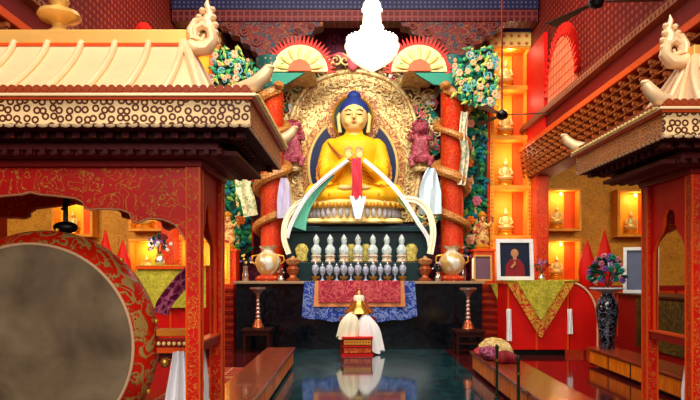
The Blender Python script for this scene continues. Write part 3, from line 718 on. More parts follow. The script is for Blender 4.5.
# white silk bundles hung by the columns
def scarf(name, label, pts, w_, mat, grp=None, cat='scarf', dy=.0, fold=0.02, n=30, thick=.012):
    """a ribbon of cloth along a 3-D path, width laid across the path in the vertical plane facing the aisle"""
    P_ = [Vector(p) for p in pts]; c = P_[0].copy()
    def at(t):
        t = min(max(t, 0), .9999)*(len(P_)-1); i = int(t); f = t-i
        p0 = P_[max(i-1,0)]; p1 = P_[i]; p2 = P_[i+1]; p3 = P_[min(i+2, len(P_)-1)]
        return .5*((2*p1)+(p2-p0)*f+(2*p0-5*p1+4*p2-p3)*f*f+(3*p1-p0-3*p2+p3)*f**3)
    def fn(u, v):
        p = at(u); q = at(min(u+.02, 1))-at(max(u-.02, 0)); q.y = 0
        if q.length < 1e-6: q = Vector((0,0,-1))
        q.normalize(); nrm = Vector((-q.z, 0, q.x)); ww = w_ if not callable(w_) else w_(u)
        return p-c+nrm*(v-.5)*ww+Vector((0, -fold*math.sin(v*11+u*3)-dy, 0))
    o = MB().sheet(fn, n, 8, thick).build(name, mat, None, smooth=True, loc=tuple(c))
    return tag(o, label, cat, grp)
def pp(px, py, Y): return (X(px, Y), Y, Z(py, Y))
scarf('silk_scarf', 'white silk scarf from the Buddha hands down to the left shelf end', [pp(348,160,12.95), pp(325,178,12.88), pp(306,197,12.85), pp(292,222,12.9), pp(287,238,12.95)], .085, white)
scarf('silk_scarf', 'white silk scarf from the Buddha hands down to the right shelf end', [pp(364,160,12.95), pp(385,178,12.88), pp(402,197,12.85), pp(418,222,12.85), pp(428,238,12.9), pp(430,252,12.9)], .085, white)
scarf('silk_scarf', 'pale green silk scarf below the white one left of the lotus', [pp(334,175,12.99), pp(316,192,12.97), pp(303,210,12.97), pp(297,228,12.99)], lambda u: .04+.34*u, greens)
scarf('silk_scarf', 'pale green silk scarf edging the white one right of the lotus', [pp(398,198,12.97), pp(411,212,12.97), pp(420,226,12.97)], .10, M('lime_silk', '#b8cc70', .6))
scarf('silk_scarf', 'cream silk scarf arching out and down beside the left copper pot', [pp(310,199,13.0), pp(296,205,13.0), pp(286,220,12.95), pp(284,238,12.9), pp(289,254,12.85)], .11, creams)
scarf('silk_scarf', 'cream silk scarf arching out and down beside the right copper pot', [pp(402,199,13.0), pp(418,201,13.0), pp(429,213,12.95), pp(433,232,12.9), pp(430,254,12.85)], .13, creams)
scarf('silk_scarf', 'rose red silk scarf hanging straight down from the Buddha hands', [pp(356,158,12.92), pp(357,175,12.78), pp(357,198,12.75)], .20, M('rose_silk', '#c83848', .6), fold=.03)
scarf('silk_scarf', 'white silk end hanging in a point below the rose red scarf', [pp(358,196,12.78), pp(358,207,12.74), pp(358,219,12.72)], lambda u: .34-.24*u, white, fold=.03)
scarf('silk_scarf', 'pale blue white silk hung beside the right dragon column', [pp(432,168,13.15), pp(430,185,13.13), pp(430,214,13.13)], lambda u: .16+.3*min(1, u*1.6), M('ice_blue_silk', '#cce0ec', .6), fold=.05)
scarf('silk_scarf', 'pale lilac silk hung beside the left dragon column', [pp(284,178,13.15), pp(284,195,13.13), pp(284,218,13.13)], lambda u: .14+.14*min(1, u*1.6), M('lilac_silk', '#c8c0dc', .6), fold=.05)
scarf('silk_scarf', 'cream green garland of silk hung outside the left dragon column', [pp(247,168,13.2), pp(243,185,13.2), pp(248,200,13.2), pp(251,216,13.2)], .30, P('garland_cream', '#ece0b8', '#8aa06c', 'noise', 9, .45, .62), fold=.05)
scarf('silk_scarf', 'cream patterned silk hung outside the right dragon column', [pp(465,112,13.2), pp(463,135,13.2), pp(465,155,13.2), pp(461,185,13.2)], .17, P('garland_cream2', '#ece0c0', '#8aa08c', 'noise', 9, .45, .62), fold=.05)

# carved trees of green leaves and blossoms
def tree(sx_, lab):
    Y = 14.05; t = thing('carved_tree', lab, 'carving', (sx_*2.59, Y, 0), 0, 'carved flowering trees beside the altar')
    pts = [(-.33,1.9),(.30,1.9),(.30,6.1),(-.33,6.1)]
    if sx_ < 0: pts = [(-x, z) for x, z in pts]
    MB().prism(pts, -.02, .1).build('backboard', leafd, t)
    MB().tube([(0,-.06,1.9),(.06,-.06,2.8),(-.05,-.06,3.6),(0,-.06,4.5),(-.2*sx_,-.06,5.3)], [.05,.045,.04,.04,.03], 8).build('trunk', ggold, t, smooth=True)
    gl = [MB(), MB(), MB(), MB()]; fl = [MB(), MB(), MB()]
    for k in range(330):
        z = random.uniform(1.95, 6.15); lo, hi = (-.33, .28)
        x = random.uniform(lo, hi)*sx_; R = random.uniform(.06, .12)
        i = random.choices((0,1,2,3), (5,4,1,3) if z < 4.8 else (2,5,3,1))[0]
        a = random.uniform(0, PI); gl[i].tube([(x-R*math.cos(a), -.08, z-R*math.sin(a)), (x, -.13, z), (x+R*math.cos(a), -.07, z+R*math.sin(a))], [.01, R*.5, .008], 6)
    zf = 2.2; k = 0
    while zf < 6.1:
        x = random.uniform(-.2, .15)*sx_; R = random.uniform(.08, .13); g = fl[k % 3]
        for q in range(6): g.ball((x+R*.6*math.cos(q*PI/3), -.17, zf+R*.6*math.sin(q*PI/3)), (R*.42, .05, R*.42), 8)
        g.ball((x, -.2, zf), (R*.35, .05, R*.35), 8); zf += .42; k += 1
    for g, m in zip(gl, (teal, leafg, M('leaf_lime', '#8cb450', .5), M('leaf_blue', '#1c6c88', .5))): g.build('leaves', m, t, smooth=True)
    for g, m in zip(fl, (peachf, orangef, pinkf)): g.build('blossoms', m, t, smooth=True)
    # gilt border strip
    MB().box(-.36*1.0, -.33, -.05, .1, 1.9, 5.0).build('border', red, t) if sx_ > 0 else MB().box(.33, .36, -.05, .1, 1.9, 5.0).build('border', red, t)
    MB().box(.30, .34, -.08, .1, 1.2, 6.1).build('side_strip', redgold_f, t) if sx_ > 0 else MB().box(-.34, -.30, -.08, .1, 1.2, 6.1).build('side_strip', redgold_f, t)
tree(1, 'carved green flowering tree panel right of the red dragon column'); tree(-1, 'carved green flowering tree panel left of the red dragon column')
def canopy(sx_, px, lab):
    Y = 13.12; t = thing('carved_canopy', lab, 'carving', (X(px, Y), Y, Z(106, Y)), 0, 'carved leafy canopies before the dragon columns')
    out = [(.5,.0),(.55,.3),(.5,.7),(.54,1.2),(.3,1.3),(.05,1.2),(-.18,1.16),(-.33,.98),(-.46,.8),(-.5,.5),(-.42,.35),(-.4,.15),(-.2,.08),(0,-.02),(.2,.06)]
    t.scale = (.84,1,.92); out = [(x*sx_, z) for x, z in out]
    MB().prism(out, 0, .08).build('backboard', leafd, t)
    gl = [MB() for _ in range(4)]; fl = [MB() for _ in range(3)]
    for k in range(210):
        x = random.uniform(-.5, .56); z = random.uniform(-.03, 1.28)
        if x < -.25 and (z > 1.0 or z < .2): continue
        R = random.uniform(.05, .11); a = random.uniform(0, PI)
        if k % 9 == 0:
            for q in range(6): fl[k % 3].ball((x*sx_+R*.5*math.cos(q*PI/3), -.1, z+R*.5*math.sin(q*PI/3)), (R*.4, .04, R*.4), 7)
        elif k % 9 == 1: spiral(gl[3], x*sx_, -.07, z, R, a0=a)
        else: gl[k % 3].tube([(x*sx_-R*math.cos(a), -.03, z-R*math.sin(a)), (x*sx_, -.09, z), (x*sx_+R*math.cos(a), -.03, z+R*math.sin(a))], [.01, R*.5, .008], 6)
    for g, m in zip(gl, (teal, M('leaf_bright', '#58b070', .5), M('leaf_pale_lime', '#c0cc68', .5), M('leaf_sky', '#6cb0b8', .5))): g.build('leaves', m, t, smooth=True)
    for g, m in zip(fl, (peachf, orangef, pinkf)):
        if g.v: g.build('blossoms', m, t, smooth=True)
canopy(1, 474, 'leafy carved canopy at the top of the right dragon column'); canopy(-1, 235, 'leafy carved canopy at the top of the left dragon column')
# small guardian figures at the feet of the trees
gu0 = thing('guardian_figure', 'x', 'statue', (0,0,0), 0, 'small painted guardian figures')
g = MB(); g.lathe([(.14,0),(.16,.05),(.12,.1)], n=14); g.build('base', gold, gu0, smooth=True)
g = MB(); g.lathe([(.1,.08),(.16,.2),(.12,.4),(.15,.5),(.06,.58)], n=14, sy=.7); g.ball((0,-.02,.64), (.07,.07,.08)); g.tube([(-.13,0,.48),(-.2,-.08,.34),(-.08,-.14,.36)], .035, 6); g.tube([(.13,0,.48),(.22,-.05,.6),(.18,-.1,.7)], .035, 6)
o = g.build('figure', P('guardian_paint', '#e0b868', '#a83430', 'noise', 8, .45, .58), gu0); remesh(o, .02, 2)
MB().lathe([(.08,.68),(.1,.72),(.03,.8)], n=10).build('crown', gold, gu0, smooth=True)
for i, (x, lab) in enumerate(((2.68, 'small painted guardian figure below the right carved tree'), (-2.68, 'small painted guardian figure below the left carved tree'))):
    o = gu0 if i == 0 else dup(gu0); o.location = (x, 13.5, 1.98); o['label'] = lab
for i, (x, lab) in enumerate(((2.70, 'red plinth holding the guardian figure on the right'), (-2.70, 'red plinth holding the guardian figure on the left'))):
    t = thing('plinth', lab, 'plinth', (x, 13.55, 1.25), 0, None)
    MB().box(-.22,.22,-.2,.2,0,.68).build('body', redgold_f, t, bevel=.01); MB().box(-.24,.24,-.22,.22,.68,.73).build('top', orange, t, bevel=.005)

# ------------------------------------------------------------------ things before the altar
def stand(px, Y, ztop, lab, w_=.5, d=.45, shelf=False):
    t = thing('side_stand', lab, 'table', (X(px, Y), Y, 0), 0, None)
    MB().box(-w_/2-.02, w_/2+.02, -d/2-.02, d/2+.02, ztop-.05, ztop).build('top', woodd, t, bevel=.006)
    for a in (-1, 1):
        for c in (-1, 1): MB().bc((a*(w_/2-.03), c*(d/2-.03), (ztop-.05)/2), (.05,.05,ztop-.05)).build('leg', woodd, t, bevel=.004)
    if shelf: MB().box(-w_/2, w_/2, -d/2, d/2, .2, .23).build('shelf', woodd, t)
    MB().box(-w_/2+.03, w_/2-.03, -d/2, -d/2+.02, ztop-.12, ztop-.05).build('apron', woodd, t)
    return t
stand(258, 12.0, .45, 'small dark wooden stand at the left end of the altar'); stand(468, 11.7, .45, 'small dark wooden stand at the right end of the altar', shelf=True)
lp0 = thing('butter_lamp', 'x', 'lamp', (0,0,0), 0, 'tall silvered butter lamps')
MB().lathe([(.11,0),(.115,.02),(.10,.04),(.095,.07),(.075,.11),(.07,.14),(.045,.17)], n=24).build('foot', copper, lp0, smooth=True)
pr = [(.045,.17)]
for k in range(5): z = .17+k*.075; r = .052-.004*k; pr += [(r*.7,z+.005),(r,z+.025),(r,z+.045),(r*.65,z+.07)]
pr += [(.03,.55),(.03,.62)]
lampm = M('lamp_metal', '#d0a898', .25, metal=.8)
MB().lathe(pr, n=24).build('stem', lampm, lp0, smooth=True)
MB().lathe([(.03,.6),(.07,.66),(.12,.70),(.155,.73),(.155,.76),(.13,.76),(.08,.72),(.01,.71)], n=24).build('cup', lampm, lp0, smooth=True)
for i, (px, Y, lab) in enumerate(((258, 12.0, 'tall silvered butter lamp on the left side stand'), (468, 11.7, 'tall silvered butter lamp on the right side stand'))):
    o = lp0 if i == 0 else dup(lp0); o.location = (X(px, Y), Y, .45); o['label'] = lab

# central shrine: carved red box, stand, brass vessel and scarves
Y = 11.4; t = thing('carved_box', 'small red and gold carved box on the floor before the altar', 'box', (X(357.5, Y), Y+.12, 0))
MB().box(-.26, .26, -.11, .11, .03, .31).build('body', redd, t, bevel=.006)
g = MB(); g.box(-.28, .28, -.13, .13, .31, .34); g.box(-.28, .28, -.13, .13, 0, .03); g.box(-.27,.27,-.12,-.11,.16,.18); g.build('moulding', red, t, bevel=.004)
MB().box(-.24, .24, -.118, -.108, .20, .29).build('upper_panel', P('box_gilt', '#d89030', '#a02c10', 'dots', 20, .2, .35, 'XZ'), t)
MB().box(-.24, .24, -.118, -.108, .055, .14).build('lower_panel', P('box_gilt2', '#d8742c', '#b02c10', 'noise', 12, .4, .6), t)
Y2 = 11.85
t = thing('offering_stand', 'dark red stand behind the small carved box', 'table', (X(358, Y2), Y2, 0))
MB().box(-.33, .33, -.2, .2, .62, .66).build('top', redd, t, bevel=.006)
for a in (-1, 1):
    for c in (-1, 1): MB().bc((a*.3, c*.17, .31), (.05,.05,.62)).build('leg', redd, t)
MB().box(-.3, .3, .14, .17, .3, .62).build('back_rail', redd, t)
t = thing('offering_vessel', 'brass vessel with a wide hat-like brim between the white scarves', 'vessel', (X(359, Y2), Y2, .66))
MB().lathe([(.07,0),(.08,.02),(.04,.05),(.05,.06),(.27,.07),(.285,.09),(.25,.14),(.17,.22),(.12,.28),(.10,.31)], n=28).build('brim', brass, t, smooth=True)
MB().lathe([(.1,.31),(.1,.38),(.075,.42)], n=20).build('drum', creams, t, smooth=True)
MB().lathe([(.08,.42),(.06,.46),(.03,.5),(.04,.52),(.005,.56)], n=16).build('finial', copper, t, smooth=True)
def drape(name, lab, c, rx, ry, h, mat, seed, lean=0):
    """heap of soft cloth: rounded shoulder, spreading folds, ragged hem"""
    rnd = random.Random(seed); ph = rnd.uniform(0, 6)
    g = MB(); n = 56; m = 18; vs = []; fs = []
    for j in range(m):
        v = j/(m-1)
        for k in range(n):
            a = 2*PI*k/n; fo = 1+(.03+.13*v)*math.sin(a*8+ph+2*v)+.07*math.sin(a*3+ph*2+v*3)
            r = math.sin(min(1, v*1.5+.04)*PI/2)*(.8+.25*v)
            x = rx*r*fo*math.cos(a); y = ry*r*fo*math.sin(a)
            z = h*(1-v**1.5)+(.05*h*math.sin(a*2+ph)*(1-v)) - .03*v*(1+math.sin(a*5+ph))
            vs.append((x+lean*v*h, y, z))
    for j in range(m-1):
        for k in range(n): fs.append((j*n+k, j*n+(k+1)%n, (j+1)*n+(k+1)%n, (j+1)*n+k))
    fs.append(tuple(range(n))); fs.append(tuple((m-1)*n+k for k in range(n)))
    o = g.add(vs, fs).build(name, mat, None, smooth=True, loc=c); return tag(o, lab, 'scarf', 'white silk scarves before the altar')
drape('silk_scarf', 'cream white silk heaped on the left half of the offering stand', (X(352, 11.62), 11.6, .34), .17, .10, .42, creams, 1, -.18)
drape('silk_scarf', 'bright white silk falling over the right half of the offering stand', (X(365, 11.62), 11.64, .08), .22, .10, .66, white, 2, .12)

# benches
def bench(x0, x1, y0, y1, lab, face, n):
    t = thing('low_bench', lab, 'bench', ((x0+x1)/2, (y0+y1)/2, 0)); hx_ = (x1-x0)/2; hy_ = (y1-y0)/2
    MB().box(-hx_, hx_, -hy_, hy_, .265, .30).build('top', wood, t, bevel=.006)
    MB().box(-hx_+.04, hx_-.04, -hy_+.03, hy_-.03, .03, .265).build('carcass', woodd, t)
    L_ = (2*hy_-.1)/n
    for k in range(n):
        y = -hy_+.05+k*L_; xf = face*(hx_-.04); a, b_ = sorted((xf, xf+face*.015))
        MB().box(a, b_, y+.03, y+L_-.03, .055, .25).build('front_panel', woodf, t, bevel=.004)
    MB().box(-hx_+.08, hx_-.08, -hy_-.0+.03, -hy_+.04, .05, .25).build('end_panel', woodf, t)
    return t
bench(-1.40, -.95, 5.2, 10.2, 'long low brown bench along the left of the blue-green aisle', 1, 6)
bench(1.74, 2.25, 3.4, 9.7, 'long low orange bench along the right of the aisle, cloth bundle on its far end', -1, 8)
bench(3.72, 4.2, 5.6, 10.3, 'low panelled bench at the far right holding the dark flower vase', -1, 6)
for i, y in enumerate((8.9, 8.0, 7.1)):
    o = MB().box(-.33, .33, -.38, .38, 0, .12).build('seat_cushion', carpet, None, bevel=.03, loc=(-1.86, y, 0))
    tag(o, f'brown red carpet seat left of the bench, {["farthest", "middle", "nearest"][i]} of three', 'cushion', 'carpet seats beside the left bench')
# bundle of cloth
t = thing('cloth_bundle', 'bundle of cream, purple and maroon cloth on the far end of the right bench', 'cloth', (1.99, 8.95, .30))
def lump(name, mat, c, r, seed):
    rnd = random.Random(seed); g = MB(); g.ball(c, r, 20)
    g.v = [Vector((v.x*(1+.09*math.sin(v.z*40+seed+v.x*25)), v.y*(1+.07*math.sin(v.x*38+seed)), max(0.005, v.z*(1+.12*math.sin(v.x*22+v.y*17+seed))))) for v in g.v]
    g.build(name, mat, t, smooth=True)
lump('cream_fold', P('bundle_cream', '#e0c88c', '#b88c3c', 'scroll', 9, .03, .07, rough=.7), (0,.1,.1), (.22,.5,.15), 1)
lump('purple_fold', purplec, (-.12,-.14,.08), (.15,.26,.11), 3); lump('maroon_fold', robem, (.02,-.48,.06), (.17,.16,.09), 4); lump('maroon_fold', crimson, (-.14,.3,.06), (.11,.18,.09), 6)
# slim posts
for i, (Yp, lab) in enumerate(((7.6, 'slim dark green post against the right bench, the farther one'), (6.6, 'slim dark green post against the right bench, the nearer one'))):
    t = thing('barrier_post', lab, 'post', (1.685, Yp, 0), 0, 'slim posts by the right bench')
    MB().lathe([(.035,0),(.035,.012),(.018,.02),(.016,.58),(.024,.59),(.024,.62),(.01,.64)], n=14).build('pole', dgm, t, smooth=True)
    MB().lathe([(.022,.44),(.022,.47)], n=14).build('collar', brass, t)
# throne with brocade
def throne(cx, Y, lab, arch):
    t = thing('throne', lab, 'throne', (cx, Y, 0))
    MB().box(-.55, .55, 0, .8, .1, 1.3).build('body', red, t, bevel=.01)
    MB().box(-.5, .5, .04, .75, 0, .1).build('plinth', black, t)
    MB().box(-.59, .59, -.04, .84, 1.28, 1.33).build('top', orange, t, bevel=.008)
    g = MB()
    for x in (-.55, -.04, .52): g.box(x, x+.03, -.015, 0, .1, 1.28)
    g.build('edge_strip', orange, t)
    if arch:
        s_ = 1; pts = [(.57,.1),(.57,1.30)]+[(.57+.5*math.sin(PI/2*k/12), .62+.69*math.cos(PI/2*k/12)) for k in range(1, 13)]+[(1.07,.1)]
        if arch < 0: pts = [(-x, z) for x, z in pts]
        MB().prism(pts, .0, .08).build('side_wing', red, t)
        MB().tube([(x, -.01, z) for x, z in pts[1:]], .018, 8).build('wing_edge', M('cream_piping', '#e8c090', .5), t, smooth=True)
    return t
TY = 11.5; tx = X(538, TY)
throne(tx, TY, 'red throne with a curved cream-edged wing, right of the altar', 1)
throne(-tx, TY, 'red throne behind the big drum, left of the altar', 0).scale = (1, 1, 1.21)
def tri_cloth(cx, Y, lab, w_=.62):
    t = thing('brocade_cloth', lab, 'cloth', (cx, Y-.07, 1.335))
    def outer(u, v, w0, d, y): x = (u*2-1)*w0*(1-v*.97); return (x, y-.015*math.sin(x*30)*v, -d*v)
    MB().sheet(lambda u, v: outer(u, v, w_, 1.0, 0), 24, 16, .01).build('red_border', redyel, t, smooth=True)
    MB().sheet(lambda u, v: outer(u, v, w_*.70, .68, -.02), 24, 16, .01).build('yellow_centre', yellowc, t, smooth=True)
    MB().box(-w_, w_, -.02, .8, .0, .012).build('top_cover', yellowc, t)
tri_cloth(tx+.03, TY, 'yellow brocade cloth with red pointed border on the right throne')
t = thing('brocade_cloth', 'yellow green brocade cloth covering the throne behind the drum', 'cloth', (-tx, TY-.07, 1.612))
MB().sheet(lambda u, v: ((u*2-1)*.62, -.02*math.sin(u*30)*v, -.75*v), 30, 8, .01).build('front_drop', yellowc, t, smooth=True)
MB().box(-.62, .62, -.01, .8, 0, .012).build('top_cover', yellowc, t); MB().box(-.62, .62, -.035, -.02, -.06, .0).build('hem', orange, t)
for (px, y0, y1, lab) in ((509, 309, 341, 'white silk tassel hanging at the left edge of the right throne'), (570, 309, 334, 'white silk tassel hanging at the right edge of the right throne')):
    a = 11.455; scarf('silk_tassel', lab, [pp(px, y0, a), pp(px, (y0+y1)/2, a), pp(px, y1, a)], .09, white, 'white tassels on the right throne', 'tassel')
picture('framed_photograph', (X(515, 11.75), 11.72, 1.348), .68, .76, 'white framed portrait of a person in maroon robes on the right throne')
bouquet('flower_bunch', (X(541, 11.7), 11.65, 1.35), .14, 30, 'small dark red flower bunch right of the framed portrait', .12, [robem, lavender, pinkf])
# big porcelain vase with flowers
t = thing('porcelain_vase', 'tall dark blue porcelain vase on the far right bench', 'vase', (X(607, 10.0), 10.0, .30))
MB().lathe([(.10,0),(.11,.02),(.10,.1),(.14,.35),(.175,.6),(.15,.75),(.09,.83),(.085,.87)], n=28).build('body', porc, t, smooth=True)
MB().lathe([(.085,.87),(.2,.92),(.26,.94),(.255,.955),(.09,.93)], n=28).build('rim', photo_w, t, smooth=True)
bouquet('flower_bouquet', (X(607, 10.0), 10.0, 1.24), .27, 110, 'large mixed purple and white bouquet in the tall porcelain vase', .03, [lavender, pinkf, whitef, teal], None, .08)
bouquet('flower_bouquet', (-3.6, 11.8, 1.63), .2, 70, 'dark purple bouquet on the throne behind the big drum', .2, [lavender, robem, whitef], None, .08)
# small white brass offering at bouquet's left of throne: table at far right
t = thing('side_table', 'long dark red table with olive brocade front near the right wall', 'table', (4.95, 9.0, 0))
MB().box(-.35, .35, -2.2, 2.2, 0, 1.1).build('body', redd, t, bevel=.01)
MB().box(-.38, -.35, -2.2, 1.4, .3, 1.08).build('cloth_front', olive, t)
MB().box(-.35, .35, -2.22, -2.2, .3, 1.08).build('cloth_end', olive, t)
MB().box(-.4, .4, -2.25, 2.25, 1.1, 1.14).build('top', woodd, t, bevel=.006)
picture('framed_photograph', (4.80, 10.75, 1.14), .55, .78, 'white framed group photograph beyond the porcelain vase', False, -.5, .08, framew, M('photo_slate', '#5a6480', .4))
picture('framed_photograph', (4.86, 8.2, 1.14), .42, .46, 'small framed picture seen through the right pavilion opening', True, -.3, .1, None, M('photo_orange', '#e07a30', .4))
# cloth over right step cabinet
t = thing('brocade_cloth', 'yellow green brocade cloth over the red cabinet right of the altar', 'cloth', (3.02, 12.83, 1.25))
MB().sheet(lambda u, v: ((u*2-1)*.3*(1-.5*v), -.02*math.sin(u*30)*v, -.36*v), 20, 6, .01).build('front_drop', yellowc, t, smooth=True); MB().box(-.3, .3, 0, .4, .0, .012).build('top_cover', yellowc, t)
# items over left cabinet: small lamps with shine
t = thing('votive_box', 'small glowing golden box standing behind the left urn', 'lamp', (-2.85, 13.4, 1.25))
MB().box(-.25, .25, -.1, .12, 0, .85).build('body', casegold, t, bevel=.01); MB().box(-.19, .19, -.115, -.1, .1, .75).build('panel', lit, t)
MB().ball((0,-.16,.4), .035, 10).build('bulb', bulb, t); point('votive_lamp', (-2.85, 13.1, 1.72), 5)

# ------------------------------------------------------------------ pavilions
def pavilion(cx, yf, lab, hidden=False):
    """drum house: four posts, carved boards, tiered eave and gilt hipped roof; origin on the floor between the posts"""
    D = .78; cy = yf+D/2; t = thing('drum_pavilion', lab, 'pavilion', (cx, cy, 0)); hx_, hy_ = 1.13, D/2; pw = .085
    for sx in (-1, 1):
        for sy in (-1, 1):
            x = sx*(hx_-pw/2); y = sy*(hy_-pw/2)
            p = MB().bc((x, y, 1.1), (pw, pw, 2.2)).build('post', redgold_f, t, bevel=.004)
            g = MB()
            for ex in (-1, 1):
                for ey in (-1, 1): g.bc((x+ex*pw/2, y+ey*pw/2, 1.1), (.012,.012,2.19))
            g.build('post_edging', orange, p)
    # side boards with ogee opening, rails
    for sx in (-1, 1):
        x = sx*(hx_-pw/2); w2 = hy_-pw; ow = w2*.86; zt = 1.99; zr = 1.02
        cur = [(ow, zr), (ow, 1.55), (ow*.96, 1.66), (ow*.72, 1.76), (ow*.5, 1.80), (ow*.36, 1.86), (ow*.34, 1.93), (ow*.2, 1.975), (0, zt)]
        poly = [(-w2, zr), (-w2, 2.2), (w2, 2.2), (w2, zr)]+cur+[(-a, b_) for a, b_ in reversed(cur[:-1])]
        MB().prism(poly, x-.015, x+.015, 'yz').build('side_board', red, t)
        g = MB(); g.tube([(x, a, b_) for a, b_ in cur]+[(x, -a, b_) for a, b_ in reversed(cur[:-1])], .012, 6); g.build('opening_edge', orange, t)
        MB().box(x-.03, x+.03, -w2, w2, .96, 1.02).build('side_rail', redd, t, bevel=.004)
        MB().box(x-.035, x+.035, -w2, w2, 1.02, 1.035).build('rail_edging', orange, t)
        MB().box(x-.03, x+.03, -w2, w2, .1, .16).build('lower_rail', red, t, bevel=.004)
        MB().box(x-.012, x+.012, -w2, w2, 2.13, 2.2).build('tie_beam', redgold, t)
    # front and back apron boards, scalloped
    for sy in (-1, 1):
        y = sy*(hy_-pw/2); xm = hx_-pw
        c = [(0, 2.035), (.06, 2.02), (.16, 2.012), (.30, 1.995), (.355, 1.965), (.36, 1.93), (.40, 1.918), (.46, 1.925), (.60, 1.92), (.66, 1.895), (.68, 1.845), (.71, 1.83), (.78, 1.86), (.88, 1.855), (.96, 1.82), (xm-.03, 1.75), (xm, 1.70)]
        poly = [(-xm, 2.2), (xm, 2.2)]+list(reversed(c))+[(-a, b_) for a, b_ in c[1:]]
        MB().prism(poly, y-.018, y+.018).build('apron_board', redgold, t)
        g = MB(); g.tube([(a, y-.0, b_) for a, b_ in reversed(c)]+[(-a, y, b_) for a, b_ in c[1:]], .014, 6, up=(0,1,0)); g.build('apron_edge', M('edge_gilt', '#d89060', .5), t)
    # tiered soffit
    ex, ey = 1.53, hy_+.42
    def tier(k, n, z0, z1, mat, nm, gp=0):
        f = k/n; x = hx_+.02+(ex-.06-hx_)*f+gp; y = hy_+.02+(ey-.06-hy_)*f+gp
        return MB().box(-x, x, -y, y, z0, z1).build(nm, mat, t, bevel=.004)
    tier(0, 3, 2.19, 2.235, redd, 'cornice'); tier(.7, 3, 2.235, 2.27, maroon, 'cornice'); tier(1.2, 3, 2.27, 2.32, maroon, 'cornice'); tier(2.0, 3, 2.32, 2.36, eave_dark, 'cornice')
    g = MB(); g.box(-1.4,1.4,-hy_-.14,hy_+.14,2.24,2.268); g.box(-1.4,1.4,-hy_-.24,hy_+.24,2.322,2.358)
    for sy in (-1, 1):
        for k in range(34): g.bc((-1.3+k*2.6/33, sy*(hy_+.17), 2.255), (.03,.07,.035))
        for k in range(30): g.bc((-1.45+k*2.9/29, sy*(hy_+.26), 2.34), (.045,.08,.04))
    for sx in (-1, 1):
        for k in range(12): g.bc((sx*(hx_+.17), -.45+k*.9/11, 2.255), (.07,.03,.035))
        for k in range(12): g.bc((sx*(hx_+.26), -.6+k*1.2/11, 2.34), (.08,.045,.04))
    g.build('dentils', eave_mid, t)
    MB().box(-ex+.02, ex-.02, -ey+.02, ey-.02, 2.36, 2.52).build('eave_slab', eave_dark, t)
    # fascia boards
    for sy in (-1, 1):
        a, b_ = sorted((sy*ey, sy*(ey-.025))); MB().box(-ex, ex, a, b_, 2.375, 2.515).build('front_fascia', fascia, t)
    for sx in (-1, 1):
        a, b_ = sorted((sx*ex, sx*(ex-.025))); MB().box(a, b_, -ey+.025, ey-.025, 2.375, 2.515).build('side_fascia', fascia_s, t)
    # lower scallop fringe, bead row and mouldings
    g = MB(); nx = 46
    for sy in (-1, 1):
        for k in range(nx): g.ball((-ex+.03+k*(2*ex-.06)/(nx-1), sy*(ey-.012), 2.375), (.033,.012,.02), 6)
    for sx in (-1, 1):
        for k in range(24): g.ball((sx*(ex-.012), -ey+.04+k*(2*ey-.08)/23, 2.375), (.012,.033,.02), 6)
    g.build('fringe', cream_roof, t, smooth=True)
    g = MB(); o_ = .02; g.box(-ex-o_, ex+o_, -ey-o_, ey+o_, 2.515, 2.53); g.build('lower_moulding', orange, t, bevel=.004)
    o_ = .04; MB().box(-ex-o_, ex+o_, -ey-o_, ey+o_, 2.53, 2.548).build('upper_moulding', cream_roof, t, bevel=.004)
    MB().box(-ex, ex, -ey, ey, 2.548, 2.588).build('eave_band', band, t)
    g = MB(); nx = 62
    for sy in (-1, 1):
        for k in range(nx): g.lathe([(.022,-.02),(.024,.02)], (-ex+.03+k*(2*ex-.06)/(nx-1), sy*(ey-.015), 2.585), 10, 'y')
    for sx in (-1, 1):
        for k in range(34): g.lathe([(.022,-.02),(.024,.02)], (sx*(ex-.015), -ey+.04+k*(2*ey-.08)/33, 2.585), 10, 'x')
    g.build('tile_ends', band, t, smooth=True)
    g = MB()
    for sx in (-1, 1):
        g = MB(); g.bc((sx*(ex+.043), 0, 2.55), (.008, 2*ey, .008))
        for k in range(26): g.ball((sx*(ex+.045), -ey+.04+k*(2*ey-.08)/25, 2.55), .014, 6)
        g.build('bead_row', goldp, t, smooth=True)
    # roof
    rings = []
    for k in range(9):
        u = k/8; c = u**1.0
        hw = 1.20+(.95-1.20)*u; hd = (hy_+.28)+(.10-(hy_+.28))*(1-(1-u)**1.25); z = 2.6+.50*(u**1.05); rings.append((hw, hd, z))
    g = MB(); vs = []; fs = []
    for hw, hd, z in rings: vs += [(-hw,-hd,z),(hw,-hd,z),(hw,hd,z),(-hw,hd,z)]
    for i in range(8):
        for k in range(4): fs.append((i*4+k, i*4+(k+1)%4, (i+1)*4+(k+1)%4, (i+1)*4+k))
    fs.append((35,34,33,32)); fs.append((0,1,2,3)); g.add(vs, fs); g.build('roof', cream_roof, t)
    for sy in (-1, 1):
        for k in range(-4, 5):
            if abs(k*.235) < 1.15: MB().tube([(k*.235*(1+.04*(1-i/8)), sy*(hd+.008), z+.012) for i, (hw, hd, z) in enumerate(rings)], .022, 8).build('roof_rib', cream_roof, t, smooth=True)
    for sx in (-1, 1):
        for k in (-1, 0, 1): MB().tube([(sx*(hw+.005), k*hd*.5, z+.01) for hw, hd, z in rings], .02, 8).build('roof_rib', cream_roof, t, smooth=True)
    for sx in (-1, 1):
        for sy in (-1, 1): MB().tube([(sx*hw, sy*hd, z+.012) for hw, hd, z in rings], .03, 8).build('hip_rib', cream_roof, t, smooth=True)
    MB().box(-.97, .97, -.11, .11, 3.095, 3.20).build('ridge_beam', gold_roof, t, bevel=.008)
    MB().box(-.96, .96, -.125, .125, 3.08, 3.10).build('ridge_moulding', orange, t)
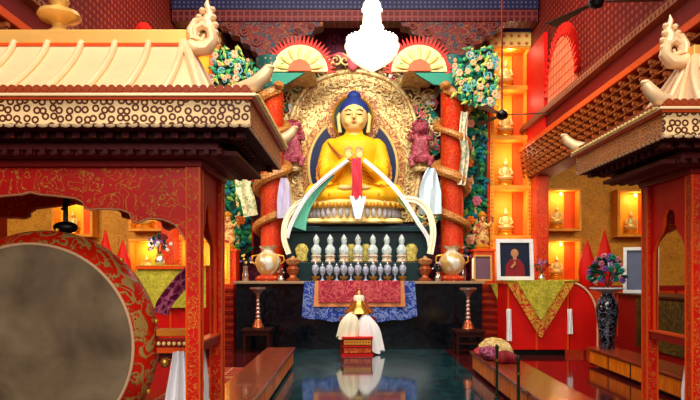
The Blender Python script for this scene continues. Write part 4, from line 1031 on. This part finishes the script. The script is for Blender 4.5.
    # ridge end scroll heads
    for sx in (-1, 1):
        g = MB(); bx = sx*.93; K = .78
        def q3(x, z): return (bx+sx*x*K, 0, 3.13+(z-3.13)*K)
        g.tube([q3(0,3.14),q3(.10,3.09),q3(.20,3.10),q3(.26,3.17),q3(.24,3.27),q3(.17,3.31),q3(.10,3.27),q3(.10,3.19),q3(.16,3.17),q3(.18,3.22)], [.05,.055,.055,.045,.04,.035,.03,.026,.02,.012], 10, flat=1.2)
        g.tube([q3(.22,3.28),q3(.20,3.36),q3(.23,3.42),q3(.20,3.50),q3(.21,3.56)], [.045,.04,.028,.02,.004], 8)
        g.tube([q3(.06,3.18),q3(.05,3.27),q3(.10,3.35),q3(.15,3.36),q3(.14,3.32)], [.03,.028,.026,.02,.01], 8)
        for q, (dx, dz) in enumerate(((.28,3.24),(.28,3.31),(.26,3.38),(.13,3.38),(.16,3.44),(.25,3.45))): g.ball(q3(dx, dz), (.026,.03,.026), 8)
        g.build('ridge_scroll', cream_roof, t, smooth=True)
    # upturned corner horns
    for sx in (-1, 1):
        for sy in (-1, 1):
            g = MB(); bx, by = sx*(ex-.06), sy*(ey-.06)
            g.tube([(bx-sx*.12, by-sy*.06, 2.585), (bx, by, 2.60), (bx+sx*.09, by+sy*.03, 2.62), (bx+sx*.145, by+sy*.045, 2.665), (bx+sx*.17, by+sy*.045, 2.705)], [.03,.042,.048,.042,.032], 10)
            g.ball((bx+sx*.172, by+sy*.045, 2.71), (.034,.032,.022), 8)
            g.build('corner_horn', cream_roof, t, smooth=True)
    # ridge ornament
    MB().lathe([(.075,3.2),(.08,3.215),(.05,3.24),(.045,3.27),(.07,3.29),(.13,3.305),(.15,3.33),(.135,3.36),(.08,3.375),(.05,3.40),(.07,3.44),(.04,3.50),(.01,3.56)], n=28, c=(.03,0,0)).build('ridge_ornament', gold_roof, t, smooth=True)
    return t, cy
pl, pcy = pavilion(-2.15, 4.2, 'red pavilion with gilt roof at the left, housing the big drum')
pr_, pcy2 = pavilion(3.5, 4.5, 'red pavilion with gilt roof at the right edge')

# ------------------------------------------------------------------ the great drum
dr = thing('great_drum', 'huge red and gold barrel drum with brown hide head inside the left pavilion', 'drum', (-2.2, 4.33, 0))
zc = .99; R = .70; Dp = .42
pts = [(R+.0, 0)]+[(R+.10*math.sin(PI*k/14)+.005, Dp*k/14) for k in range(15)]
MB().lathe(pts, (0,0,zc), 72, 'y').build('shell', drumshell, dr, smooth=True)
MB().lathe([(.01,-.008),(R*.5,-.012),(R-.012,-.008),(R,.004)], (0,0,zc), 72, 'y').build('drum_head', drumskin, dr, smooth=True)
MB().tube([(R*math.cos(a*2*PI/96), -.004, zc+R*math.sin(a*2*PI/96)) for a in range(96)], .011, 8, True).build('rim', M('rim_cream', '#c8a078', .5), dr, smooth=True)
g = MB(); g.tube([((R+.02)*math.cos(2*PI*k/72), .035, zc+(R+.02)*math.sin(2*PI*k/72)) for k in range(72)], .006, 6, True)
for k in range(72):
    a = 2*PI*k/72; g.ball(((R+.022)*math.cos(a), .035, zc+(R+.022)*math.sin(a)), .012, 6)
g.build('nail_ring', brass, dr, smooth=True)
g = MB(); n = 0
for k in range(10):
    a = 2*PI*k/10+.2; rr = R+.11; c = Vector((rr*math.cos(a), .2, zc+rr*math.sin(a)))
    MB().ball(c, .018, 8).build('boss', gold, dr, smooth=True)
# cradle
MB().box(-.75, .75, .02, .40, 0, .22).build('cradle', redd, dr, bevel=.01)
t = thing('drum_rail', 'carved orange rail with gold beads between drum and right post', 'rail', (-1.26, 4.52, 0))
MB().box(-.13, .12, -.05, .05, 1.05, 1.10).build('rail', M('orange_gilt', '#c8741c', .4), t, bevel=.006)
MB().box(-.13, .12, -.04, .04, .93, .97).build('lower_rail', orange, t, bevel=.004)
g = MB()
for k in range(7): g.ball((-.11+k*.036, -.055, 1.0), .015, 8)
g.build('bead_row', goldp, t, smooth=True)
MB().box(-.12, .11, -.03, .03, .97, 1.03).build('bead_back', redd, t)
MB().box(.06, .11, -.03, .03, 0, .93).build('leg', redd, t)
MB().ball((-.06, -.08, .87), (.035,.035,.035), 12).build('brass_knob', brass, t, smooth=True)
MB().lathe([(.02,-.08),(.03,-.04),(.02,0)], (-.06,0,.87), 12, 'y').build('knob_stem', brass, t, smooth=True)
scarf('brocade_strap', 'purple brocade strap slanting from the pavilion post to the drum', [(-1.13, 4.38, 1.50), (-1.22, 4.40, 1.40), (-1.31, 4.40, 1.28), (-1.33, 4.41, 1.21)], .10, purplec, None, 'strap')
def hang(name, lab, x, y, z1, h, w_, mat, grp=None):
    def fn(u, v):
        ww = w_*(.45+.55*min(1, v*2.5)); return ((u-.5)*ww, -.035*math.sin(u*16+v*2), -h*v)
    o = MB().sheet(fn, 30, 12, .012).build(name, mat, None, smooth=True, loc=(x, y, z1)); return tag(o, lab, 'scarf', grp)
hang('silk_scarf', 'white silk hanging from the drum rail beside the left pavilion post', -1.21, 4.42, .95, .85, .2, white)
hang('silk_scarf', 'white silk hanging inside the open side of the right pavilion', 2.66, 5.0, .95, .9, .24, white)
hang('silk_scarf', 'narrow white silk hanging in the side opening of the left pavilion', -1.12, 4.66, .95, .6, .09, white)
t = thing('drum_hanger', 'black metal bracket above the great drum', 'bracket', (-2.08, 4.6, 0))
MB().tube([(0,0,2.16),(0,0,1.82)], .018, 8).build('rod', black, t); MB().ball((0,0,1.82), (.09,.06,.045), 14).build('weight', black, t, smooth=True)
g = MB(); g.tube([(-.03,0,2.1),(.03,0,2.0),(-.03,0,1.95)], .01, 6); g.build('wire', black, t)

# ------------------------------------------------------------------ chandelier and fans
ch = thing('chandelier', 'glowing white crystal chandelier hanging before the halo', 'chandelier', (X(372, 10), 10, 0))
k10 = 10/F
MB().lathe([(2*k10, Z(-6,10)), (6*k10, Z(0,10)), (9*k10, Z(5,10)), (8.5*k10, Z(12,10)), (10*k10, Z(30,10)), (13*k10, Z(35,10))], n=28).build('crystal_neck', glowm, ch, smooth=True)
MB().lathe([(13*k10, Z(34,10)), (24*k10, Z(39,10)), (27*k10, Z(46,10)), (25*k10, Z(54,10)), (16*k10, Z(63,10)), (6*k10, Z(69,10)), (.01, Z(72,10))], n=28).build('crystal_bowl', glowm, ch, smooth=True)
for rr, py in ((25,40), (26.5,47), (21,58), (9.5,10), (11,28)):
    g = MB(); m = int(rr*1.2)
    g.tube([(rr*k10*math.cos(2*PI*k/40), rr*k10*math.sin(2*PI*k/40), Z(py,10)) for k in range(40)], .008, 6, True, up=(0,0,1))
    for k in range(m): a = 2*PI*k/m; g.ball((rr*k10*math.cos(a), rr*k10*math.sin(a), Z(py,10)), (.018,.018,.03), 6)
    g.build('crystal_ring', M('cut_crystal', '#fff4dc', .1, emit=.35), ch, smooth=True)
MB().tube([(0,0,Z(-6,10)),(0,0,7.5)], .015, 6).build('chain', gold, ch)
point('chandelier_lamp', (X(372,10), 9.4, 5.0), 130, (1,.93,.78), .3)

def fanlamp(name, loc, R, rz, lab, top):
    t = thing(name, lab, 'fan', loc, rz)
    MB().lathe([(.02,-.07),(.07,-.05),(.09,0),(.07,.04),(.03,.07)], n=20).build('hub', black, t, smooth=True)
    MB().tube([(0,0,.05),(0,0,top-loc[2])], .012, 8).build('rod', M('rod_red', '#7c2418', .5), t)
    for k in range(3):
        g = MB(); g.M = Matrix.Rotation(2*PI*k/3, 4, 'Z') @ Matrix.Rotation(.12, 4, 'X')
        g.box(.07, .16, -.015, .015, -.006, .006)
        g.prism([(.14,-.03),(R,-.075),(R,.075),(.14,.03)], -.004, .004, 'xy'); g.build('blade', black, t)
    return t
fanlamp('ceiling_fan', (X(502,9.2), 9.2, Z(115,9.2)), .62, -.15, 'small black ceiling fan on a long thin rod before the tall right case', 7.5)
fanlamp('ceiling_fan', (X(596,7.0), 7.0, Z(2,7.0)), .72, -.1, 'black ceiling fan at the top edge above the right colonnade', 7.5)
